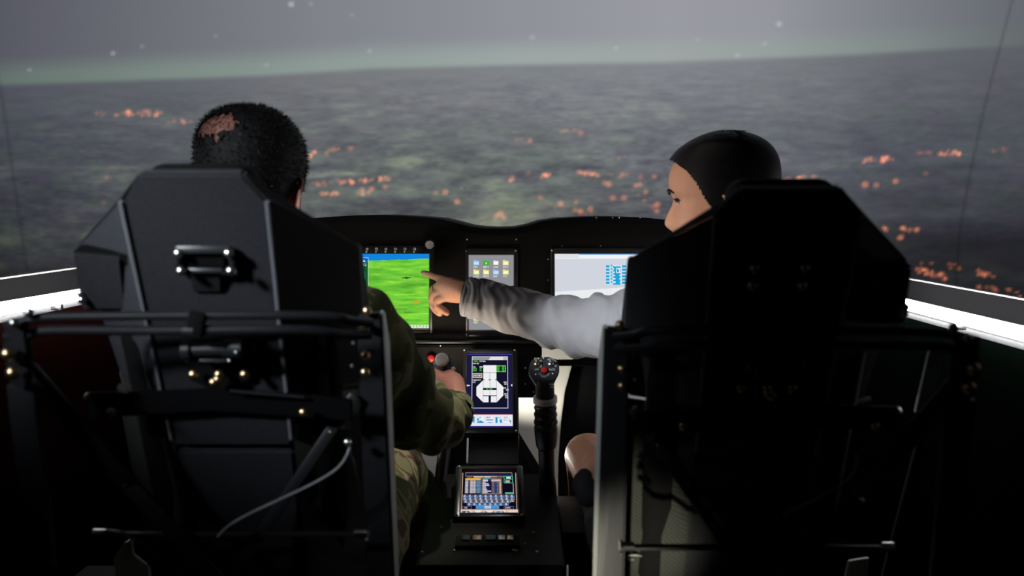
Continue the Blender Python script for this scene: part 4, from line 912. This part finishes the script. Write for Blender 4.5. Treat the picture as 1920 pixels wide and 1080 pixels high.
# ---------------------------------------------------------------- the man
def man():
    t = thing('person', 'person in camouflage with cropped greying hair seated left, right fist on a stick', 'person', (-0.35, 1.55, 0.0))
    HC = Vector((-0.398, 1.525, 1.184))
    M = Matrix.Translation(HC) @ Matrix.Rotation(R(-3), 4, 'Z') @ Matrix.Rotation(R(-14), 4, 'X')
    hg = head_geo(M); h = tx(M, hg)
    geos = [h, loft([(-0.37, 1.42, 1.04, 0.07), (-0.385, 1.455, 1.08, 0.058), (-0.396, 1.49, 1.13, 0.056), (-0.40, 1.505, 1.18, 0.055)], 20, 4, ref=(0, 1, 0))]
    for s in (-1, 1): geos += [tx(M, e) for e in ear(s)]
    geos.append(loft([(-0.35, 1.50, 0.54, 0.14, 0.10), (-0.35, 1.44, 0.68, 0.135, 0.095), (-0.355, 1.38, 0.85, 0.15, 0.10), (-0.365, 1.38, 0.98, 0.165, 0.09), (-0.37, 1.41, 1.05, 0.11, 0.06)], 24, 5, ref=(0, 1, 0)))
    rs = [(665, 600, 1.40, .046), (700, 645, 1.45, .048), (735, 705, 1.50, .046), (778, 772, 1.56, .042), (815, 785, 1.63, .038), (840, 780, 1.71, .031), (852, 756, 1.79, .024), (851, 734, 1.83, .023)]
    geos.append(loft([tuple(P(a, b, c)) + (r_,) for a, b, c, r_ in rs], 16, 5))
    ls = [(-0.49, 1.40, 1.0, .045), (-0.495, 1.44, 0.86, .044), (-0.495, 1.55, 0.74, .040), (-0.49, 1.70, 0.70, .034), (-0.47, 1.78, 0.70, .026)]
    geos.append(loft(ls, 14, 5))
    geos.append(loft([(-0.47, 1.78, 0.70, .022, .03), (-0.465, 1.84, 0.695, .018, .038), (-0.46, 1.88, 0.69, .013, .036)], 12, 4))
    for k in range(4): geos.append(finger([(-0.488 + k * 0.019, 1.88, 0.692), (-0.488 + k * 0.019, 1.92, 0.69), (-0.488 + k * 0.019, 1.945, 0.675), (-0.486 + k * 0.018, 1.955, 0.66)], 0.009, 0.007))
    geos.append(finger([(-0.435, 1.82, 0.695), (-0.42, 1.86, 0.69), (-0.418, 1.89, 0.685)], 0.010, 0.008))
    # right hand closed round the grip
    m = lambda x, y, Y: P(x, y, Y)
    geos.append(loft([tuple(m(852, 748, 1.80)) + (.019, .021), tuple(m(851, 732, 1.825)) + (.022, .022), tuple(m(848, 716, 1.845)) + (.023, .018)], 16, 4, ref=(0, -0.5, 1)))
    kn = [(836, 706), (847, 703), (857, 709), (861, 721)]
    for i, (x, y) in enumerate(kn):
        geos.append(finger([m(850 + (x - 850) * 0.5, y + 12, 1.84), m(x, y, 1.865), m(x - 10, y - 1, 1.905), m(x - 24, y + 4, 1.915), m(x - 28, y + 8, 1.90)], 0.0105, 0.0085))
    geos.append(finger([m(838, 726, 1.83), m(826, 712, 1.845), m(818, 702, 1.87), m(820, 696, 1.895)], 0.0115, 0.009))
    for s in (-1, 1):
        geos.append(loft([(-0.35 + s * 0.08, 1.50, 0.58, .08), (-0.35 + s * 0.10, 1.70, 0.62, .062), (-0.35 + s * 0.11, 1.92, 0.61, .052), (-0.35 + s * 0.13, 1.98, 0.53, .055), (-0.35 + s * 0.13, 2.03, 0.35, .05), (-0.35 + s * 0.13, 2.10, 0.12, .035), (-0.35 + s * 0.13, 2.20, 0.06, .035)], 16, 5, ref=(0, 0.5, 0.8)))
    V, F = remesh(geos, 0.0034, 3, 0.45)
    mk('body', (V, F), 'skin_man', t)
    # cropped hair: shell without the bald crown and the face
    hs = head_geo(M, 0.0035, nz=12, seg=180, face=False)
    def hairy(c):
        bald = ((c.x + 0.026) / 0.040) ** 2 + ((c.y + 0.083) / 0.034) ** 2 + ((c.z - 0.062) / 0.024) ** 2
        nz_ = mnoise.noise(Vector(c) * 70) * 0.8 + mnoise.noise(Vector((c.x * 320, c.y * 90, c.z * 90))) * 0.8
        if bald + nz_ < 1.0: return False
        hl = np.interp(c.z, [-0.10, -0.05, -0.01, 0.03, 0.07, 0.12], [-0.05, -0.032, 0.02, 0.045, 0.06, 0.08])
        return c.z > -0.085 and c.y < hl and not (abs(c.x) > 0.06 and c.z < -0.005 and c.y > -0.03)
    shell = keep(hs, hairy, 0.003); gg = [tx(M, shell)]
    def up_dir(p, n, rnd): return (n + Vector((rnd.uniform(-.4, .4), rnd.uniform(-.2, .4), rnd.uniform(-.6, .2)))).normalized()
    def hair2(c):
        bald = ((c.x + 0.026) / 0.036) ** 2 + ((c.y + 0.083) / 0.030) ** 2 + ((c.z - 0.062) / 0.020) ** 2
        return bald > 1.0 + mnoise.noise(Vector(c) * 50) * 0.4 and hairy(c)
    gg.append(tx(M, strands(hs, hair2, 5200, 0.0065, up_dir, 0.0006)))
    def thin(c): return not hairy(c) and c.y < -0.01 and c.z > 0.03
    gg.append(tx(M, strands(hs, thin, 2200, 0.014, lambda p, n, r_: (n * 0.2 + Vector((r_.uniform(-.3, .6), -0.3, -0.5))).normalized(), 0.0006, 5)))
    mk('hair', gg, 'hair_grey', t)
    # jacket
    cn = cloth_noise(0.010, 16)
    torso = loft([(-0.35, 1.49, 0.56, 0.165, 0.125), (-0.35, 1.44, 0.68, 0.158, 0.118), (-0.355, 1.385, 0.85, 0.168, 0.118), (-0.365, 1.385, 0.98, 0.178, 0.105), (-0.37, 1.42, 1.045, 0.125, 0.075), (-0.38, 1.45, 1.085, 0.075, 0.068)], 48, 8, ref=(0, 1, 0), disp=cn, cap='flat')
    collar = loft([(-0.378, 1.448, 1.07, 0.072, 0.068), (-0.385, 1.462, 1.10, 0.070, 0.066), (-0.389, 1.47, 1.118, 0.072, 0.068)], 32, 4, ref=(0, 1, 0), cap='none')
    slr = [(640, 596, 1.39, .048), (666, 610, 1.41, .058), (698, 652, 1.45, .062), (733, 708, 1.50, .060), (776, 770, 1.555, .057), (810, 786, 1.62, .052), (834, 786, 1.68, .044), (846, 778, 1.73, .037), (851, 767, 1.765, .032)]
    def folds(tt, an, c):
        e = math.exp(-((tt - 0.55) / 0.2) ** 2)
        return 0.005 * math.sin(tt * 46 + 2.2 * math.sin(an + 1) + 1.3 * math.cos(2 * an)) * (0.35 + e) + cn(tt, an, c) * 0.7
    rsl = loft([tuple(P(a, b, c)) + (r_,) for a, b, c, r_ in slr], 56, 14, disp=folds, cap='flat')
    lsl = loft([(-0.47, 1.395, 1.02, .052), (-0.49, 1.40, 0.98, .058), (-0.495, 1.44, 0.86, .055), (-0.495, 1.55, 0.745, .052), (-0.495, 1.69, 0.70, .046), (-0.48, 1.75, 0.70, .040)], 40, 10, disp=folds, cap='flat')
    jk = mk('jacket', [torso, collar, rsl, lsl], 'camo', t)
    mk('shoulder_pad', bevgeo(plate([P(672, 548, 1.385), P(700, 540, 1.40), P(724, 560, 1.42), P(716, 578, 1.395), P(690, 566, 1.375)], 0.01, (-0.3, 0.8, -0.4)), 0.003), 'cable_grey', jk, label='pale grey shoulder patch')
    cuff = loft([tuple(P(a, b, c)) + (r_,) for a, b, c, r_ in ((845, 781, 1.72, .040), (850, 771, 1.755, .0365), (852, 763, 1.775, .0335))], 40, 6, disp=lambda tt, an, c: 0.002 * math.sin(3 * an), cap='none')
    mk('cuff', cuff, 'camo', jk)
    # trousers
    gs = []
    for s in (-1, 1):
        gs.append(loft([(-0.35 + s * 0.075, 1.47, 0.585, .105, .10), (-0.35 + s * 0.10, 1.70, 0.635, .080, .085), (-0.35 + s * 0.11, 1.93, 0.625, .070), (-0.35 + s * 0.13, 2.0, 0.53, .068), (-0.35 + s * 0.13, 2.04, 0.35, .064), (-0.35 + s * 0.13, 2.10, 0.16, .056)], 40, 9, ref=(0, 0.5, 0.8), disp=folds, cap='flat'))
    mk('trousers', gs, 'camo', t)
    for s in (-1, 1): mk('boot', [box((-0.35 + s * 0.13, 2.17, 0.05), (0.095, 0.27, 0.09), 0.03, seg=3), loft([(-0.35 + s * 0.13, 2.10, 0.08, .052), (-0.35 + s * 0.13, 2.09, 0.20, .054)], 16, 1)], 'boot', t)
    # ---- trousers hem folds under the arm are part of the garment above
man()

# ---------------------------------------------------------------- the woman
def woman():
    t = thing('person', 'person with sleek dark hair in a grey blazer seated right, pointing at the green display', 'person', (0.29, 1.6, 0.0))
    HC = P(1353, 372, 1.76)
    M = Matrix.Translation(HC) @ Matrix.Rotation(R(68), 4, 'Z') @ Matrix.Rotation(R(-5), 4, 'X') @ Matrix.Scale(0.945, 4)
    hg = head_geo(M); geos = [tx(M, hg)]
    geos.append(loft([(0.335, 1.70, 1.00, 0.075, .06), (0.345, 1.72, 1.04, 0.055), (0.36, 1.745, 1.09, 0.050), (0.368, 1.755, 1.14, 0.05)], 20, 4, ref=(0, 1, 0)))
    for s in (-1, 1): geos += [tx(M, e) for e in ear(s)]
    geos.append(loft([(0.30, 1.56, 0.53, 0.15, 0.11), (0.30, 1.58, 0.66, 0.115, 0.085), (0.31, 1.64, 0.83, 0.13, 0.095), (0.325, 1.69, 0.95, 0.125, 0.08), (0.335, 1.705, 1.01, 0.085, 0.055)], 24, 5, ref=(0.3, 1, 0)))
    arm = [(1305, 596, 1.73, .046), (1240, 603, 1.80, .047), (1180, 607, 1.86, .045), (1110, 612, 1.93, .042), (1040, 602, 2.0, .039), (960, 580, 2.05, .034), (900, 556, 2.08, .027), (868, 547, 2.10, .024, .025)]
    geos.append(loft([tuple(P(*a[:3])) + tuple(a[3:]) for a in arm], 16, 5))
    # hand: back of the palm, knuckle row, fingers
    m = lambda x, y, Y: P(x, y, Y)
    geos.append(loft([tuple(m(872, 548, 2.095)) + (.025, .023), tuple(m(856, 546, 2.11)) + (.021, .026), tuple(m(840, 543, 2.125)) + (.017, .028), tuple(m(826, 542, 2.14)) + (.013, .024)], 18, 5, ref=(0, 0, 1)))
    geos.append(finger([m(848, 534, 2.12), m(834, 525, 2.135), m(817, 519.5, 2.165), m(804, 514.5, 2.185), m(793, 511.5, 2.20)], 0.0100, 0.0066))
    geos.append(finger([m(842, 540, 2.12), m(822, 538, 2.142), m(810, 550, 2.165), m(813, 570, 2.158), m(822, 583, 2.142)], 0.0115, 0.0080))
    geos.append(finger([m(842, 548, 2.118), m(819, 551, 2.138), m(810, 566, 2.150), m(817, 581, 2.142), m(825, 588, 2.13)], 0.0110, 0.0075))
    geos.append(finger([m(844, 556, 2.115), m(823, 562, 2.128), m(819, 573, 2.132), m(829, 580, 2.12), m(838, 587, 2.108)], 0.0100, 0.0072))
    geos.append(finger([m(858, 540, 2.125), m(846, 538, 2.148), m(832, 544, 2.168), m(822, 552, 2.175)], 0.012, 0.0085))
    rarm = [(0.44, 1.66, 0.96, .045), (0.50, 1.66, 0.84, .043), (0.52, 1.74, 0.74, .038), (0.46, 1.90, 0.70, .030), (0.43, 1.96, 0.70, .024)]
    geos.append(loft(rarm, 14, 5)); geos.append(loft([(0.43, 1.96, 0.70, .022, .02), (0.425, 2.01, 0.70, .036, .014), (0.42, 2.04, 0.698, .034, .012)], 12, 4))
    for k in range(4): geos.append(finger([(0.393 + k * 0.018, 2.04, 0.698), (0.393 + k * 0.018, 2.075, 0.695), (0.393 + k * 0.018, 2.10, 0.684)], 0.0085, 0.0065))
    geos.append(finger([(0.405, 1.98, 0.70), (0.385, 2.01, 0.70), (0.378, 2.035, 0.695)], 0.009, 0.0075))
    # legs
    kl = P(1101, 852, 2.0)
    legl = [(0.235, 1.58, 0.58, .082), (0.19, 1.80, 0.635, .066), tuple(kl + Vector((0, -0.03, 0.004))) + (.047,), tuple(kl + Vector((0.002, 0.01, -0.03))) + (.044,), tuple(P(1106, 930, 2.03)) + (.045,), (0.165, 2.06, 0.38, .044), (0.165, 2.12, 0.12, .028), (0.165, 2.20, 0.05, .028)]
    legr = [(0.375, 1.58, 0.58, .082), (0.39, 1.80, 0.62, .066), (0.39, 2.0, 0.62, .05), (0.39, 2.03, 0.58, .046), (0.39, 2.05, 0.40, .045), (0.39, 2.12, 0.12, .028), (0.39, 2.20, 0.05, .028)]
    for l in (legl, legr): geos.append(loft(l, 18, 5, ref=(0, 0.5, 0.8)))
    body = mk('body', remesh(geos, 0.0032, 2, 0.5), 'skin', t)
    # face details on the near side and far side
    for s in (-1, 1):
        e = Vector((s * 0.031, 0.0625, -0.001))
        eb = mk('eye', tx(M, lathe([(0.0001, -0.011), (0.006, -0.0092), (0.0095, -0.0055), (0.011, 0), (0.0095, 0.0055), (0.006, 0.0092), (0.0001, 0.011)], e, (0, 1, 0), 16)), 'eye_white', t)
        mk('iris', tx(M, lathe([(0.0055, 0.0096), (0.004, 0.0106), (0.0001, 0.0112)], e, (0, 1, 0), 16)), 'iris', eb)
        br = [(s * 0.014, 0.094, 0.017, .0022, .003), (s * 0.024, 0.0945, 0.022, .0022, .0034), (s * 0.036, 0.0885, 0.0225, .002, .0028), (s * 0.047, 0.079, 0.017, .0012, .0014)]
        mk('eyebrow', tx(M, loft(br, 8, 5, ref=(0, 0, 1))), 'hair_dark', t)
        lv, lf = [], []
        for k in range(16):
            a = s * (0.018 + 0.0275 * k / 15); y = 0.0785 - 0.55 * max(0, abs(a) - 0.028); p = Vector((a, y, 0.0045 - 4 * (abs(a) - 0.031) ** 2 * 8)); q = p + Vector((s * 0.003 * (k / 15 - .2), 0.0085, 0.0035)); i = len(lv)
            lv += [p + Vector((-.0008, 0, 0)), p + Vector((.0008, 0, 0)), q, p + Vector((0, 0, -.001))]; lf += [(i, i + 1, i + 2), (i, i + 3, i + 2)]
        mk('eyelashes', [tx(M, (lv, lf)), tx(M, loft([(s * 0.018, 0.0770, 0.003, .0014), (s * 0.031, 0.0775, 0.0060, .0020), (s * 0.045, 0.0680, 0.002, .0014)], 6, 5))], 'hair_dark', t)
    mk('lips', [tx(M, loft([(-0.021, 0.0855, -0.0745, .0015, .002), (-0.008, 0.0955, -0.0712, .003, .0036), (0.008, 0.0955, -0.0712, .003, .0036), (0.021, 0.0855, -0.0745, .0015, .002)], 8, 5)), tx(M, loft([(-0.019, 0.086, -0.0765, .0015, .002), (0, 0.0962, -0.0805, .0035, .0042), (0.019, 0.086, -0.0765, .0015, .002)], 8, 5))], 'lip', t)
    # hair: smooth shell drawn back into a low knot
    hs = head_geo(M, 0.011, nz=16, seg=220, face=False)
    def hairy(c):
        hl = np.interp(c.z, [-0.09, -0.06, -0.035, -0.005, 0.03, 0.055, 0.075, 0.095, 0.13], [-0.045, -0.030, -0.006, 0.012, 0.028, 0.046, 0.072, 0.12, 0.2])
        return c.z > -0.095 and c.y < hl
    gg = [tx(M, keep(hs, hairy, 0.010)), tx(M, loft([(0, -0.085, -0.055, .045, .035), (0, -0.112, -0.072, .045, .042), (0, -0.130, -0.080, .030, .030)], 20, 5))]
    def lie(p, n, rnd): return (Vector((rnd.uniform(-.2, .2), -1, -0.35 + rnd.uniform(-.2, .2))) + n * 0.06).normalized()
    gg.append(tx(M, strands(hs, lambda c: hairy(c) and c.y > -0.05, 1500, 0.022, lie, 0.0005, 4)))
    def edge(c):
        hl = np.interp(c.z, [-0.09, -0.06, -0.035, -0.005, 0.03, 0.055, 0.075, 0.095, 0.13], [-0.045, -0.030, -0.006, 0.012, 0.028, 0.046, 0.072, 0.12, 0.2])
        return -0.05 < c.z < 0.09 and hl - 0.004 < c.y < hl + 0.003
    he = head_geo(M, 0.0085, nz=16, seg=220, face=False)
    gg.append(tx(M, strands(he, edge, 1500, 0.016, lambda p, n, r_: (Vector((0, -1, r_.uniform(-.5, .1))) + n * 0.16).normalized(), 0.0007, 8)))
    mk('hair', gg, 'hair_dark', t)
    # blazer
    cn = cloth_noise(0.006, 14, 3)
    torso = loft([(0.30, 1.56, 0.56, 0.165, 0.13), (0.30, 1.58, 0.67, 0.135, 0.105), (0.31, 1.64, 0.83, 0.15, 0.115), (0.325, 1.69, 0.94, 0.142, 0.095), (0.335, 1.705, 1.0, 0.10, 0.07), (0.34, 1.712, 1.025, 0.066, 0.060)], 40, 8, ref=(0.3, 1, 0), disp=cn, cap='flat')
    sl = [(1330, 575, 1.70, .058, .058), (1290, 590, 1.745, .068, .070), (1235, 602, 1.80, .066, .066), (1180, 607, 1.86, .063, .064), (1115, 614, 1.925, .060, .061), (1050, 606, 1.985, .055, .054), (985, 588, 2.035, .050, .049), (925, 569, 2.07, .046, .045), (893, 560, 2.083, .043, .043), (876, 557, 2.09, .040, .041)]
    def folds(tt, an, c):
        # drag folds running round and down the sleeve, deeper at the elbow
        ph = tt * 50 - 2.4 * math.cos(an - 0.6) + 1.2 * math.sin(2 * an + tt * 9) + 3.0 * mnoise.noise(Vector((tt * 7, math.cos(an), math.sin(an))))
        e = 0.34 + 0.75 * math.exp(-((tt - 0.45) / 0.16) ** 2) + 0.05 * math.exp(-((tt - 0.93) / 0.08) ** 2)
        s_ = math.sin(ph); w_ = (abs(s_) ** 0.8) * (1 if s_ > 0 else -0.55)
        return (0.0062 * w_ * e + 0.0010 * math.sin(ph * 2.6 + 2 * math.sin(an * 3))) * min(1, (1 - tt) * 14) + 0.7 * cn(tt, an, c)
    sleeve = loft([tuple(P(*a[:3])) + tuple(a[3:]) for a in sl], 96, 20, disp=folds, cap='none')
    # inside of the cuff
    cu = loft([tuple(P(*a[:3])) + tuple(a[3:]) for a in ((876, 557, 2.09, .040, .041), (884, 558, 2.087, .036, .037), (905, 563, 2.078, .034, .035))], 48, 4, cap='none')
    rs = loft([(0.42, 1.67, 0.99, .058), (0.46, 1.665, 0.94, .064), (0.515, 1.67, 0.83, .060), (0.53, 1.74, 0.745, .054), (0.47, 1.88, 0.705, .044), (0.445, 1.93, 0.70, .040)], 32, 8, disp=folds, cap='flat')
    lapel = loft([(0.335, 1.706, 1.0, 0.070, .062), (0.342, 1.715, 1.035, 0.058, .056), (0.345, 1.72, 1.05, 0.060, .058)], 28, 4, ref=(0, 1, 0), cap='none')
    bl = mk('blazer', [torso, sleeve, cu, rs, lapel], 'blazer', t)
    # skirt
    sk = [loft([(0.30, 1.56, 0.58, .17, .115), (0.30, 1.68, 0.60, .175, .095), (0.295, 1.80, 0.625, .17, .085), (0.285, 1.90, 0.64, .165, .072)], 40, 8, ref=(0, 0, 1), disp=cloth_noise(0.004, 14, 9), cap='flat')]
    mk('skirt', sk, 'skirt', t)
    for x in (0.165, 0.39): mk('shoe', [loft([(x, 2.09, 0.045, .030, .03), (x, 2.16, 0.040, .036, .034), (x, 2.25, 0.028, .036, .02), (x, 2.30, 0.022, .022, .013)], 18, 5, ref=(0, 0, 1)), pipe([(x, 2.085, 0.03), (x, 2.08, 0.0)], 0.010, 10)], 'shoe', t)
    # finger ring and nail
    a = m(819.5, 542, 2.1455)
    mk('finger_ring', lathe([(0.0112, -0.002), (0.0122, -0.001), (0.0122, 0.001), (0.0112, 0.002)], a, (m(810, 550, 2.165) - m(822, 538, 2.142)).normalized(), 20), 'gold', t)
    mk('nail', loft([tuple(m(798, 510.2, 2.186)) + (.0042, .0016), tuple(m(793.5, 509.2, 2.193)) + (.0036, .0014)], 10, 3, ref=(0, -0.7, 0.7)), 'nail', t)
woman()
